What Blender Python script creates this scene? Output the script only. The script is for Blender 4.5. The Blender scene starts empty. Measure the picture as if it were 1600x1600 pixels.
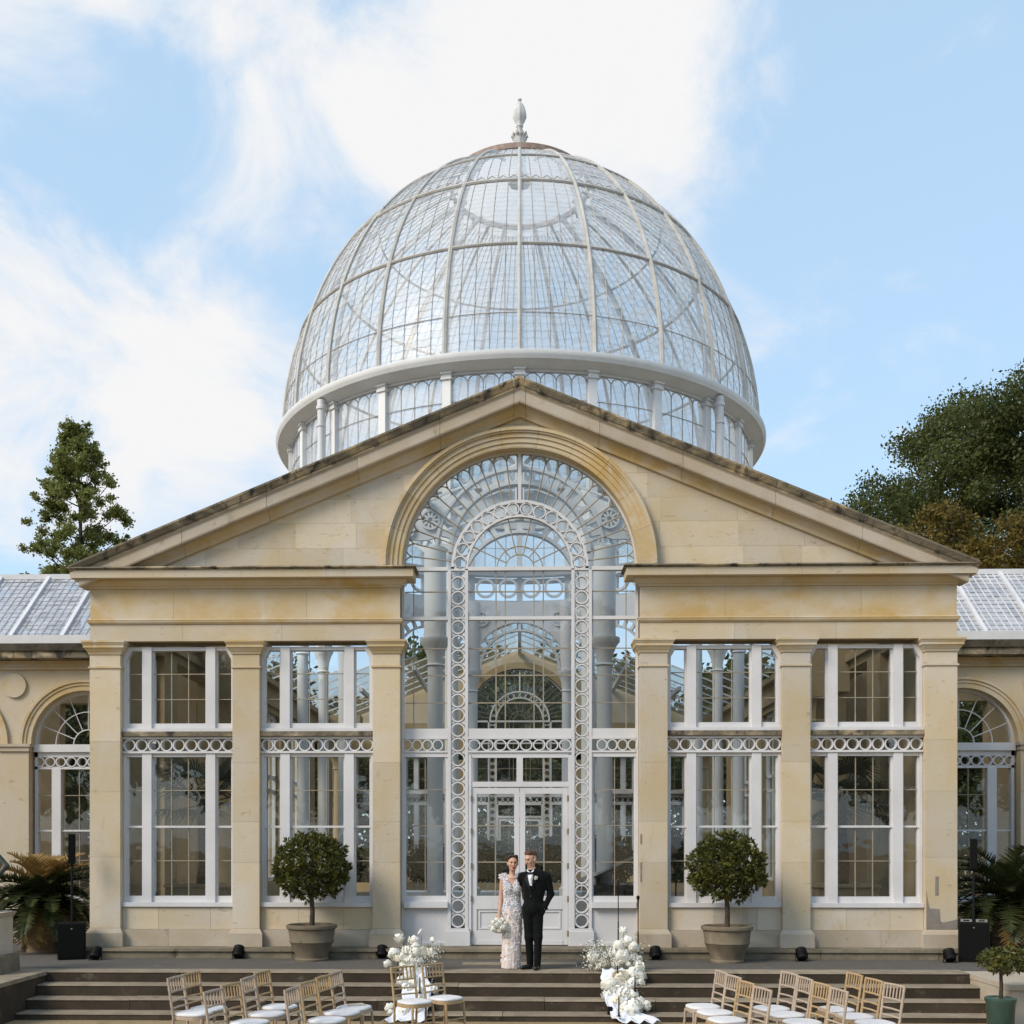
import bpy, bmesh, math, random
import numpy as np
from mathutils import Vector, Matrix
random.seed(7); RNG = np.random.default_rng(11)
R_ = math.radians
scene = bpy.context.scene
COL = scene.collection

# ------------------------------------------------------------------ camera
F = 1720.0; TH = R_(1.3); CAMX, CAMY, CAMZ = 0.0, -18.8, 1.95
PPX = 812 - F * math.tan(TH); HY = 1317.0            # principal column and horizon row of the 1600 px photo
cam_d = bpy.data.cameras.new('camera'); cam = bpy.data.objects.new('camera', cam_d); COL.objects.link(cam)
cam.location = (CAMX, CAMY, CAMZ); cam.rotation_euler = (R_(90), 0, TH)
cam_d.sensor_width = 36; cam_d.lens = F / 1600 * 36
cam_d.shift_x = (800 - PPX) / 1600; cam_d.shift_y = (HY - 800) / 1600
cam_d.clip_start = 0.1; cam_d.clip_end = 3000
scene.camera = cam

def ray(px, py):
    a = (px - PPX) / F
    return (math.cos(TH) * a - math.sin(TH), math.sin(TH) * a + math.cos(TH), (HY - py) / F)
def onY(px, py, Y):
    d = ray(px, py); t = (Y - CAMY) / d[1]
    return CAMX + t * d[0], CAMZ + t * d[2]
def onZ(px, py, z):
    d = ray(px, py); t = (z - CAMZ) / d[2]
    return CAMX + t * d[0], CAMY + t * d[1]

# ------------------------------------------------------------------ sun, sky, exposure
SUN_AZ, SUN_EL = R_(-128), R_(38)     # azimuth clockwise from +Y: the sun stands to the left, in front of the facade
sd = Vector((math.sin(SUN_AZ) * math.cos(SUN_EL), math.cos(SUN_AZ) * math.cos(SUN_EL), math.sin(SUN_EL)))
sun_d = bpy.data.lights.new('sun', 'SUN'); sun_d.energy = 2.1; sun_d.angle = R_(26); sun_d.color = (1.0, 0.89, 0.74)
sun = bpy.data.objects.new('sun', sun_d); COL.objects.link(sun)
sun.rotation_euler = (-sd).to_track_quat('-Z', 'Y').to_euler()

world = bpy.data.worlds.new('World'); scene.world = world; world.use_nodes = True
def build_world():
    nt = world.node_tree; nt.nodes.clear(); N = nt.nodes.new; L = nt.links.new
    out = N('ShaderNodeOutputWorld'); bg = N('ShaderNodeBackground'); L(bg.outputs[0], out.inputs[0])
    bg.inputs[1].default_value = 0.142
    sky = N('ShaderNodeTexSky'); sky.sky_type = 'NISHITA'; sky.sun_disc = False
    sky.sun_elevation = SUN_EL; sky.sun_rotation = SUN_AZ; sky.air_density = 1.0; sky.dust_density = .8; sky.ozone_density = 1.2
    tc = N('ShaderNodeTexCoord'); D = tc.outputs['Generated']
    # clouds: noise broken banks, thicker round a few directions
    def dirpx(px, py): return Vector(ray(px, py)).normalized()
    acc = None
    for px, py, r0, r1, w in [(480, 50, 1, 9, .50), (720, 90, 2, 13, .66), (930, 110, 1, 11, .62), (1010, 40, 0, 8, .40), (680, 250, 1, 9, .42),
                              (900, 250, 0, 8, .42), (60, 620, 2, 11, .66), (240, 620, 1, 9, .62), (360, 640, 0, 8, .45), (30, 470, 0, 6, .40),
                              (260, 200, 1, 6, .36), (120, 30, 1, 8, .40), (430, 300, 1, 5, .30), (-250, 350, 4, 15, .5), (-600, 100, 4, 18, .5),
                              (500, -500, 5, 20, .5), (-300, -900, 6, 25, .5)]:
        d = dirpx(px, py)
        dot = N('ShaderNodeVectorMath'); dot.operation = 'DOT_PRODUCT'; dot.inputs[1].default_value = d; L(D, dot.inputs[0])
        mr = N('ShaderNodeMapRange'); mr.interpolation_type = 'SMOOTHSTEP'
        mr.inputs[1].default_value = math.cos(R_(r1)); mr.inputs[2].default_value = math.cos(R_(r0)); mr.inputs[3].default_value = 0; mr.inputs[4].default_value = w
        L(dot.outputs['Value'], mr.inputs[0])
        if acc is None: acc = mr.outputs[0]
        else:
            m = N('ShaderNodeMath'); m.operation = 'SMOOTH_MAX'; m.inputs[2].default_value = 0.15
            L(acc, m.inputs[0]); L(mr.outputs[0], m.inputs[1]); acc = m.outputs[0]
    mp = N('ShaderNodeMapping'); mp.inputs['Scale'].default_value = (1, 1, 1.35); L(D, mp.inputs[0])
    n1 = N('ShaderNodeTexNoise'); n1.inputs['Scale'].default_value = 6.0; n1.inputs['Detail'].default_value = 8; n1.inputs['Roughness'].default_value = .60; n1.inputs['Distortion'].default_value = .5
    L(mp.outputs[0], n1.inputs['Vector'])
    n2 = N('ShaderNodeTexNoise'); n2.inputs['Scale'].default_value = 1.3; n2.inputs['Detail'].default_value = 3; L(mp.outputs[0], n2.inputs['Vector'])
    def mth(op, a, b):
        m = N('ShaderNodeMath'); m.operation = op
        for i, x in enumerate((a, b)):
            if isinstance(x, (int, float)): m.inputs[i].default_value = x
            else: L(x, m.inputs[i])
        return m.outputs[0]
    s = mth('ADD', mth('MULTIPLY', mth('SUBTRACT', n1.outputs[0], .5), 2.1), acc)
    s = mth('ADD', s, mth('MULTIPLY', mth('SUBTRACT', n2.outputs[0], .5), .35))
    rp = N('ShaderNodeMapRange'); rp.interpolation_type = 'SMOOTHSTEP'; rp.inputs[1].default_value = .14; rp.inputs[2].default_value = .80
    L(s, rp.inputs[0])
    mixp = N('ShaderNodeMix'); mixp.data_type = 'RGBA'; mixp.inputs[0].default_value = .66     # thin high haze that pales the blue
    L(sky.outputs[0], mixp.inputs[6]); mixp.inputs[7].default_value = (2.75, 3.85, 4.9, 1)
    mix = N('ShaderNodeMix'); mix.data_type = 'RGBA'; L(rp.outputs[0], mix.inputs[0]); L(mixp.outputs[2], mix.inputs[6]); mix.inputs[7].default_value = (4.25, 4.24, 4.26, 1)
    L(mix.outputs[2], bg.inputs[0])
build_world()
scene.view_settings.view_transform = 'Standard'; scene.view_settings.look = 'None'
scene.view_settings.exposure = 0.62; scene.view_settings.gamma = 1.0
scene.render.engine = 'CYCLES'
cy = scene.cycles
cy.use_denoising = True; cy.max_bounces = 10; cy.diffuse_bounces = 4; cy.glossy_bounces = 4; cy.transmission_bounces = 6
cy.transparent_max_bounces = 40; cy.caustics_reflective = False; cy.caustics_refractive = False
cy.sample_clamp_indirect = 6

# ------------------------------------------------------------------ materials
MATS = {}
def new_mat(name):
    m = bpy.data.materials.new(name); m.use_nodes = True; m.node_tree.nodes.clear(); MATS[name] = m
    return m, m.node_tree.nodes.new, m.node_tree.links.new
def rgb(c): return (c[0], c[1], c[2], 1)
def noise(N, L, vec, scale, detail=4, rough=.55, stretch=None, dist=0):
    if stretch:
        mp = N('ShaderNodeMapping'); mp.inputs['Scale'].default_value = stretch; L(vec, mp.inputs[0]); vec = mp.outputs[0]
    n = N('ShaderNodeTexNoise'); n.inputs['Scale'].default_value = scale; n.inputs['Detail'].default_value = detail; n.inputs['Roughness'].default_value = rough; n.inputs['Distortion'].default_value = dist
    L(vec, n.inputs['Vector']); return n.outputs[0]
def ramp(N, L, f, lo, hi, a=0, b=1):
    mr = N('ShaderNodeMapRange'); mr.interpolation_type = 'SMOOTHSTEP'
    mr.inputs[1].default_value = lo; mr.inputs[2].default_value = hi; mr.inputs[3].default_value = a; mr.inputs[4].default_value = b
    L(f, mr.inputs[0]); return mr.outputs[0]
def mixc(N, L, f, a, b, mode='MIX'):
    m = N('ShaderNodeMix'); m.data_type = 'RGBA'; m.blend_type = mode
    if isinstance(f, (int, float)): m.inputs[0].default_value = f
    else: L(f, m.inputs[0])
    for i, x in ((6, a), (7, b)):
        if isinstance(x, tuple): m.inputs[i].default_value = rgb(x)
        else: L(x, m.inputs[i])
    return m.outputs[2]
def pm(name, c1, c2=None, scale=3.0, rough=.6, bump=0.0, bscale=40, spec=.3, metal=0.0, layers=(), island=None, objvar=0.0, sheen=0, stretch=None):
    """Principled material: noise between c1 and c2, further noise layers (colour, scale, lo, hi, stretch), bump, per-object value shift"""
    m, N, L = new_mat(name)
    out = N('ShaderNodeOutputMaterial'); p = N('ShaderNodeBsdfPrincipled'); L(p.outputs[0], out.inputs[0])
    geo = N('ShaderNodeNewGeometry'); pos = geo.outputs['Position']
    col = c1
    if c2:
        if island: f = geo.outputs['Random Per Island']
        else: f = ramp(N, L, noise(N, L, pos, scale, 5, .6, stretch), .32, .68)
        col = mixc(N, L, f, c1, c2)
    for c, sc, lo, hi, st in layers:
        col = mixc(N, L, ramp(N, L, noise(N, L, pos, sc, 6, .62, st, .4), lo, hi), col, c)
    if objvar:
        oi = N('ShaderNodeObjectInfo')
        h = N('ShaderNodeHueSaturation'); L(ramp(N, L, oi.outputs['Random'], 0, 1, 1 - objvar, 1 + objvar), h.inputs['Value'])
        if isinstance(col, tuple): h.inputs['Color'].default_value = rgb(col)
        else: L(col, h.inputs['Color'])
        col = h.outputs[0]
    if isinstance(col, tuple): p.inputs['Base Color'].default_value = rgb(col)
    else: L(col, p.inputs['Base Color'])
    p.inputs['Roughness'].default_value = rough; p.inputs['Specular IOR Level'].default_value = spec; p.inputs['Metallic'].default_value = metal
    if sheen: p.inputs['Sheen Weight'].default_value = sheen
    if bump:
        b = N('ShaderNodeBump'); b.inputs['Strength'].default_value = bump; b.inputs['Distance'].default_value = .02
        L(noise(N, L, pos, bscale, 5, .65), b.inputs['Height']); L(b.outputs[0], p.inputs['Normal'])
    return m
CREAM = (.565, .49, .385); OCHRE = (.545, .435, .275); PALE = (.565, .51, .435)
stone = pm('limestone', CREAM, OCHRE, .9, .85, .35, 30, .2, layers=[(PALE, .55, .50, .70, None), ((.36, .255, .135), 2.2, .60, .80, (1, 1, .35)), ((.30, .24, .17), 14, .66, .80, None), ((.40, .31, .20), 5, .60, .74, (1, 1, 2.5))], objvar=.085)
stone_y = pm('ochre_limestone', (.53, .40, .215), CREAM, 1.1, .85, .35, 30, .2, layers=[((.50, .345, .145), 1.5, .48, .70, (.6, 1, 1)), (PALE, 1.3, .60, .74, (2.2, 1, .5)), ((.33, .23, .11), 6, .68, .82, None)], objvar=.05)
stone_pale = pm('pale_limestone', (.47, .41, .335), (.42, .345, .25), 1.6, .85, .35, 30, .2, layers=[((.24, .195, .14), 3.0, .58, .78, None)], objvar=.06)
stone_dk = pm('stained_limestone', (.45, .37, .26), (.42, .31, .17), 1.6, .9, .5, 25, .15,
              layers=[((.17, .145, .105), 1.7, .34, .54, (.8, 1, 2.0)), ((.055, .05, .042), 4.2, .49, .66, (1, 1, .6)), ((.30, .28, .22), 22, .68, .78, None)], objvar=.06)
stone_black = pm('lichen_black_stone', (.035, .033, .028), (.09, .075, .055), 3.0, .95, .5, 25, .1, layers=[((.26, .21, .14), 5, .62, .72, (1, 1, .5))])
stone_in = pm('interior_limestone', (.40, .32, .21), (.34, .25, .135), 1.2, .9, .2, 30, .1, layers=[((.23, .16, .08), 2.4, .58, .76, (1, 1, .4))])
plinth_m = pm('plinth_stone', (.24, .20, .14), (.15, .13, .095), 2.5, .9, .5, 20, .15, layers=[((.33, .28, .20), 5, .60, .75, None), ((.08, .07, .05), 3.5, .60, .75, None)], objvar=.12)
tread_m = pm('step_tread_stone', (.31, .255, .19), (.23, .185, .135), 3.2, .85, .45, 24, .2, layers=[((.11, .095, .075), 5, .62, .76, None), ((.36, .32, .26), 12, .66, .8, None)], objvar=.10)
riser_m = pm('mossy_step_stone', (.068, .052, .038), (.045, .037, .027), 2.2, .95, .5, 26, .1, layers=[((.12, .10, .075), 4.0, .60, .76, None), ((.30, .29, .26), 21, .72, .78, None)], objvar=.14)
gravel_m = pm('terrace_gravel', (.165, .15, .132), (.11, .10, .088), 60, .95, .9, 90, .1, layers=[((.21, .195, .175), 3.0, .58, .76, None), ((.08, .075, .07), 2.0, .62, .78, None)])
ground_m = pm('gravel_ground', (.42, .32, .19), (.30, .22, .12), 50, .95, .9, 110, .1, layers=[((.22, .17, .10), 1.5, .55, .75, None)])
white = pm('white_paint', (.66, .65, .655), (.59, .58, .585), 1.2, .45, .05, 60, .35, layers=[((.40, .38, .35), 8, .66, .82, (1, 1, .4))])
white_b = pm('bright_white_paint', (.76, .755, .75), (.70, .69, .68), 1.4, .5, .08, 50, .3, layers=[((.50, .46, .40), 7, .66, .80, None)])
white_in = pm('interior_white_paint', (.70, .70, .71), (.64, .645, .66), 1.0, .55, 0, 60, .3)
iron = pm('weathered_rib_paint', (.52, .50, .47), (.42, .40, .36), 3.0, .6, .15, 40, .3, layers=[((.22, .15, .10), 6, .62, .76, None)])
bar_d = pm('dark_glazing_bar', (.36, .33, .30), (.46, .43, .40), 4, .6)
bar_y = pm('bronze_glazing_bar', (.27, .225, .16), (.34, .295, .23), 5, .5)
rail_m = pm('rusted_gallery_rail', (.36, .28, .24), (.24, .16, .12), 5, .7, .2, 30)
white_w = pm('weathered_white_paint', (.62, .61, .60), (.50, .485, .46), 3, .6, .25, 40, .25, layers=[((.20, .17, .14), 9, .60, .72, None), ((.12, .10, .09), 22, .66, .76, None)])
brass = pm('brass', (.45, .33, .14), rough=.35, metal=.9)
def glass_mat(name, tint, ior, dirt, dirtc, rough=.015):
    m, N, L = new_mat(name)
    out = N('ShaderNodeOutputMaterial'); geo = N('ShaderNodeNewGeometry')
    tr = N('ShaderNodeBsdfTransparent'); tr.inputs[0].default_value = rgb(tint)
    gl = N('ShaderNodeBsdfGlossy'); gl.inputs['Roughness'].default_value = rough; gl.inputs[0].default_value = (1, 1, 1, 1)
    f0 = ((ior - 1) / (ior + 1)) ** 2 * 1.8              # two faces of a thin sheet
    dt = N('ShaderNodeVectorMath'); dt.operation = 'DOT_PRODUCT'; L(geo.outputs['Normal'], dt.inputs[0]); L(geo.outputs['Incoming'], dt.inputs[1])
    def mth(op, a, b=None):
        q = N('ShaderNodeMath'); q.operation = op
        for i, x in enumerate((a, b)):
            if x is None: continue
            if isinstance(x, (int, float)): q.inputs[i].default_value = x
            else: L(x, q.inputs[i])
        return q.outputs[0]
    fr5 = mth('POWER', mth('SUBTRACT', 1.0, mth('ABSOLUTE', dt.outputs['Value'])), 5.0)
    frs = mth('ADD', f0, mth('MULTIPLY', fr5, .85 * (1 - f0)))
    b = N('ShaderNodeBump'); b.inputs['Strength'].default_value = .12; b.inputs['Distance'].default_value = .02
    L(noise(N, L, geo.outputs['Position'], 2.2, 2), b.inputs['Height']); L(b.outputs[0], gl.inputs['Normal'])
    mx = N('ShaderNodeMixShader'); L(frs, mx.inputs[0]); L(tr.outputs[0], mx.inputs[1]); L(gl.outputs[0], mx.inputs[2])
    res = mx.outputs[0]
    if dirt:
        df = N('ShaderNodeBsdfDiffuse'); df.inputs[0].default_value = rgb(dirtc)
        tl = N('ShaderNodeBsdfTranslucent'); tl.inputs[0].default_value = rgb(dirtc)
        ad = N('ShaderNodeMixShader'); ad.inputs[0].default_value = .5; L(df.outputs[0], ad.inputs[1]); L(tl.outputs[0], ad.inputs[2])
        m2 = N('ShaderNodeMixShader')
        f = ramp(N, L, noise(N, L, geo.outputs['Position'], 3, 5), .3, .75, dirt * .55, dirt * 1.5)
        oi = N('ShaderNodeMath'); oi.operation = 'MULTIPLY'; L(f, oi.inputs[0]); L(ramp(N, L, geo.outputs['Random Per Island'], 0, 1, .5, 1.5), oi.inputs[1])
        L(oi.outputs[0], m2.inputs[0]); L(res, m2.inputs[1]); L(ad.outputs[0], m2.inputs[2]); res = m2.outputs[0]
    L(res, out.inputs[0]); return m
glass = glass_mat('window_glass', (.88, .90, .89), 1.5, .018, (.6, .6, .58))
glass_d = glass_mat('dome_glass', (.97, .98, .985), 1.5, .33, (.92, .93, .94), .42)
glass_r = glass_mat('roof_glass', (.92, .95, .97), 1.6, .68, (.84, .84, .88), .2)
lap_m = glass_mat('grimy_glass_lap', (.75, .77, .8), 1.5, .45, (.62, .63, .66), .3)
def leaf_mat(name, c1, c2, trans=.35, rough=.5, noise_s=.35):
    m, N, L = new_mat(name)
    out = N('ShaderNodeOutputMaterial'); geo = N('ShaderNodeNewGeometry')
    f = mixc(N, L, .45, geo.outputs['Random Per Island'], ramp(N, L, noise(N, L, geo.outputs['Position'], noise_s, 3), .3, .7))
    col = mixc(N, L, f, c1, c2)
    p = N('ShaderNodeBsdfPrincipled'); p.inputs['Roughness'].default_value = rough; p.inputs['Specular IOR Level'].default_value = .25; L(col, p.inputs['Base Color'])
    t = N('ShaderNodeBsdfTranslucent'); L(col, t.inputs[0])
    mx = N('ShaderNodeMixShader'); mx.inputs[0].default_value = trans; L(p.outputs[0], mx.inputs[1]); L(t.outputs[0], mx.inputs[2]); L(mx.outputs[0], out.inputs[0])
    return m
leaf_dark = leaf_mat('oak_leaf', (.030, .042, .011), (.13, .145, .040), .4)
leaf_mid = leaf_mat('birch_leaf', (.085, .105, .022), (.29, .30, .09), .5)
leaf_aut = leaf_mat('autumn_leaf', (.085, .060, .012), (.22, .16, .032))
leaf_box = leaf_mat('bay_leaf', (.026, .034, .008), (.15, .145, .034), .2, .4, 3)
leaf_palm = leaf_mat('palm_leaf', (.018, .028, .010), (.065, .075, .025), .15, .4, 2)
leaf_dry = leaf_mat('dry_frond', (.22, .13, .04), (.38, .25, .09), .2, .6, 2)
bark = pm('bark', (.10, .075, .05), (.05, .04, .03), 8, .95, .6, 20)
bark_d = pm('dark_bark', (.035, .03, .022), (.06, .05, .035), 8, .95, .6, 20)
terracotta = pm('weathered_stone_pot', (.20, .165, .115), (.15, .12, .085), 4, .9, .35, 25, .15, layers=[((.27, .225, .16), 3, .58, .75, (1, 1, .5)), ((.09, .08, .06), 5, .62, .76, None)], objvar=.06)
clay = pm('clay_pot', (.30, .215, .135), (.24, .165, .10), 3, .9, .3, 25, .15)
soil = pm('leaf_litter_soil', (.10, .065, .035), (.20, .14, .08), 40, .95, .8, 60)
black_m = pm('black_plastic', (.007, .007, .007), (.011, .011, .011), 20, .6, .1, 200, .15)
black_mesh = pm('speaker_grille', (.006, .006, .006), (.009, .009, .009), 200, .8, .4, 400, .08)
chrome = pm('bright_metal', (.6, .6, .6), rough=.3, metal=1)
# ------------------------------------------------------------------ mesh helpers
class MB:
    def __init__(s): s.v = []; s.f = []; s.m = []
    def add(s, vs, fs, mi=0):
        o = len(s.v); s.v += [tuple(p) for p in vs]; s.f += [tuple(i + o for i in f) for f in fs]; s.m += [mi] * len(fs); return s
    def box(s, x0, x1, y0, y1, z0, z1, mi=0):
        return s.add([(x0, y0, z0), (x1, y0, z0), (x1, y1, z0), (x0, y1, z0), (x0, y0, z1), (x1, y0, z1), (x1, y1, z1), (x0, y1, z1)],
                     [(0, 3, 2, 1), (4, 5, 6, 7), (0, 1, 5, 4), (1, 2, 6, 5), (2, 3, 7, 6), (3, 0, 4, 7)], mi)
    def tbox(s, x0, x1, y0, y1, z0, z1, p0, p1, l=1, r=1, mi=0):
        """block whose front and ends stand out by p0 at the bottom, p1 at the top"""
        return s.add([(x0 - p0 * l, y0 - p0, z0), (x1 + p0 * r, y0 - p0, z0), (x1 + p0 * r, y1, z0), (x0 - p0 * l, y1, z0),
                      (x0 - p1 * l, y0 - p1, z1), (x1 + p1 * r, y0 - p1, z1), (x1 + p1 * r, y1, z1), (x0 - p1 * l, y1, z1)],
                     [(0, 3, 2, 1), (4, 5, 6, 7), (0, 1, 5, 4), (1, 2, 6, 5), (2, 3, 7, 6), (3, 0, 4, 7)], mi)
    def ext(s, poly, vec, mi=0):
        """closed polygon of 3-D points extruded along vec"""
        n = len(poly); vec = Vector(vec); P = [Vector(p) for p in poly]
        vs = P + [p + vec for p in P]
        fs = [tuple(range(n - 1, -1, -1)), tuple(range(n, 2 * n))] + [(i, (i + 1) % n, n + (i + 1) % n, n + i) for i in range(n)]
        return s.add(vs, fs, mi)
    def tube(s, pts, r, n=6, mi=0, cap=True, closed=False):
        P = [Vector(p) for p in pts]; k = len(P); rr = r if isinstance(r, (list, tuple)) else [r] * k
        vs = []; up0 = None
        for i in range(k):
            t = (P[(i + 1) % k] - P[i - 1]) if closed else (P[min(i + 1, k - 1)] - P[max(i - 1, 0)])
            t = t.normalized() if t.length > 1e-9 else Vector((0, 0, 1))
            if up0 is None:
                up0 = Vector((0, 0, 1)) if abs(t.z) < .9 else Vector((0, 1, 0))
            a = t.cross(up0)
            if a.length < 1e-4: a = t.cross(Vector((1, 0, 0)))
            a.normalize(); b = a.cross(t); up0 = b.normalized() if not closed else up0
            for j in range(n):
                th = 2 * math.pi * j / n
                vs.append(P[i] + (a * math.cos(th) + b * math.sin(th)) * rr[i])
        fs = []
        for i in range(k if closed else k - 1):
            i2 = (i + 1) % k
            for j in range(n):
                fs.append((i * n + j, i * n + (j + 1) % n, i2 * n + (j + 1) % n, i2 * n + j))
        if cap and not closed: fs += [tuple(range(n - 1, -1, -1)), tuple((k - 1) * n + j for j in range(n))]
        return s.add(vs, fs, mi)
    def bar(s, a, b, w, d, mi=0, nrm=(0, -1, 0)):
        """straight bar from a to b, width w across, depth d along nrm"""
        a = Vector(a); b = Vector(b); t = (b - a).normalized(); n = Vector(nrm); c = t.cross(n).normalized() * (w / 2); n = n * (d / 2)
        vs = [a - c - n, a + c - n, a + c + n, a - c + n, b - c - n, b + c - n, b + c + n, b - c + n]
        return s.add(vs, [(0, 3, 2, 1), (4, 5, 6, 7), (0, 1, 5, 4), (1, 2, 6, 5), (2, 3, 7, 6), (3, 0, 4, 7)], mi)
    def lathe(s, prof, n=24, c=(0, 0, 0), mi=0, a0=0, a1=2 * math.pi, flute=0):
        full = abs(a1 - a0 - 2 * math.pi) < 1e-6; m = n if full else n + 1; vs = []
        for r, z in prof:
            for j in range(m):
                a = a0 + (a1 - a0) * j / n; q = r * (1 + flute * math.cos(a * 8)) if flute else r
                vs.append((c[0] + q * math.cos(a), c[1] + q * math.sin(a), c[2] + z))
        fs = []
        for i in range(len(prof) - 1):
            for j in range(n):
                j2 = (j + 1) % m if full else j + 1
                fs.append((i * m + j, i * m + j2, (i + 1) * m + j2, (i + 1) * m + j))
        return s.add(vs, fs, mi)
    def arc(s, c, r0, r1, y0, y1, a0, a1, n=16, mi=0):
        """arch band in the XZ plane (centre c=(x,z)), radii r0..r1, from depth y0 to y1"""
        vs = []
        for i in range(n + 1):
            a = a0 + (a1 - a0) * i / n; ca, sa = math.cos(a), math.sin(a)
            for r, y in ((r0, y0), (r1, y0), (r1, y1), (r0, y1)): vs.append((c[0] + r * ca, y, c[1] + r * sa))
        fs = []
        for i in range(n):
            for k in range(4): fs.append((i * 4 + k, i * 4 + (k + 1) % 4, (i + 1) * 4 + (k + 1) % 4, (i + 1) * 4 + k))
        if abs(a1 - a0) < 2 * math.pi - 1e-4: fs += [(0, 1, 2, 3), (n * 4 + 3, n * 4 + 2, n * 4 + 1, n * 4)]
        return s.add(vs, fs, mi)
    def quad(s, a, b, c, d, mi=0): return s.add([a, b, c, d], [(0, 1, 2, 3)], mi)
    def mesh(s, name, mats, smooth=None):
        me = bpy.data.meshes.new(name); me.from_pydata(s.v, [], s.f)
        for m in (mats if isinstance(mats, (list, tuple)) else [mats]): me.materials.append(m)
        if any(s.m): me.polygons.foreach_set('material_index', s.m)
        if smooth:
            me.polygons.foreach_set('use_smooth', [True] * len(s.f)); me.set_sharp_from_angle(angle=R_(smooth))
        me.update(); return me
def put(name, me, parent=None, loc=(0, 0, 0), rot=(0, 0, 0), scale=(1, 1, 1), **kw):
    o = bpy.data.objects.new(name, me); COL.objects.link(o); o.parent = parent
    o.location = loc; o.rotation_euler = rot; o.scale = scale
    for k, v in kw.items(): o[k] = v
    if parent: KIDS.setdefault(parent.name, []).append(o)
    return o
KIDS = {}
def obj(name, mb, mats, parent=None, smooth=None, **kw):
    return put(name, mb.mesh(name, mats, smooth), parent, **kw)
def struct(name, mb, mats, smooth=None):
    return obj(name, mb, mats, None, smooth, kind='structure')
def thing(name, label, cat, loc=(0, 0, 0), rz=0, group=None):
    o = put(name, None, None, loc, (0, 0, rz)); o.empty_display_size = .2; tag(o, label, cat, group); return o
def tag(o, label, cat, group=None):
    o['label'] = label; o['category'] = cat
    if group: o['group'] = group
    return o
def copy_tree(o, parent=None, children=None):
    """copy of a thing or part with copies of its parts and sub-parts"""
    c = o.copy(); COL.objects.link(c); c.parent = parent
    if parent: KIDS.setdefault(parent.name, []).append(c)
    for ch in KIDS.get(o.name, ()): copy_tree(ch, c)
    return c
def quads_mesh(name, V, mats, mi=None, smooth=False):
    """fast mesh from an (n,4,3) array of quads"""
    n = len(V); me = bpy.data.meshes.new(name); me.vertices.add(n * 4); me.vertices.foreach_set('co', np.ascontiguousarray(V, dtype=np.float32).ravel())
    me.loops.add(n * 4); me.loops.foreach_set('vertex_index', np.arange(n * 4, dtype=np.int32))
    me.polygons.add(n); me.polygons.foreach_set('loop_start', np.arange(0, n * 4, 4, dtype=np.int32)); me.polygons.foreach_set('loop_total', np.full(n, 4, dtype=np.int32))
    for m in (mats if isinstance(mats, (list, tuple)) else [mats]): me.materials.append(m)
    if mi is not None: me.polygons.foreach_set('material_index', np.asarray(mi, dtype=np.int32))
    me.update(calc_edges=True); me.validate(); return me
def unit(a): return a / np.maximum(np.linalg.norm(a, axis=-1, keepdims=True), 1e-9)
def leaf_quads(C, size, aspect=.55, up=None, upw=0.0, rng=RNG, fold=0):
    """leaf-shaped quads (kites) at centres C with random directions"""
    n = len(C); d = unit(rng.normal(size=(n, 3)))
    if up is not None: d = unit(d * (1 - upw) + up * upw)
    s = unit(np.cross(d, unit(rng.normal(size=(n, 3)))))
    L = (size * rng.uniform(.65, 1.3, (n, 1))); W = L * aspect
    return np.stack([C - d * L * .5, C + s * W * .5 - d * L * .05, C + d * L * .5, C - s * W * .5 - d * L * .05], 1)
# ------------------------------------------------------------------ the conservatory: front
YC = 12.3; YR = 2 * YC                       # dome axis, rear front plane
con = thing('conservatory', 'domed glass and yellow limestone conservatory with a pedimented front', 'building')
UB = MB().box(-.5, .5, -.5, .5, -.5, .5)
unit_white = UB.mesh('bar_white', white); unit_bar = UB.mesh('bar_bronze', bar_y); unit_pane = MB().quad((-.5, 0, -.5), (.5, 0, -.5), (.5, 0, .5), (-.5, 0, .5)).mesh('pane', glass)
def gbar(par, x0, x1, z0, z1, y, d=.022, me=None, name='glazing_bar'):
    return put(name, me or unit_bar, par, ((x0 + x1) / 2, y, (z0 + z1) / 2), (0, 0, 0), (x1 - x0, d, z1 - z0))
def pane(par, x0, x1, z0, z1, y):
    t = .0035
    return put('pane', unit_pane, par, ((x0 + x1) / 2, y, (z0 + z1) / 2), (random.uniform(-t, t), 0, random.uniform(-t, t)), (x1 - x0, 1, z1 - z0))
def panes(par, xs, zs, y, bw=.015, bars=True):
    """grid of separate panes with thin bars between them"""
    for i in range(len(xs) - 1):
        for k in range(len(zs) - 1): pane(par, xs[i], xs[i + 1], zs[k], zs[k + 1], y)
    if bars:
        for x in xs[1:-1]: gbar(par, x - bw / 2, x + bw / 2, zs[0], zs[-1], y - .004)
        for z in zs[1:-1]: gbar(par, xs[0], xs[-1], z - bw / 2, z + bw / 2, y - .007)
def ring_mesh(R, r, y0, y1, n=28): return MB().arc((0, 0), r, R, y0, y1, 0, 2 * math.pi, n).mesh('tracery_ring', white, 40)
ring_s = ring_mesh(.1078, .086, -.05, .05)

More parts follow.
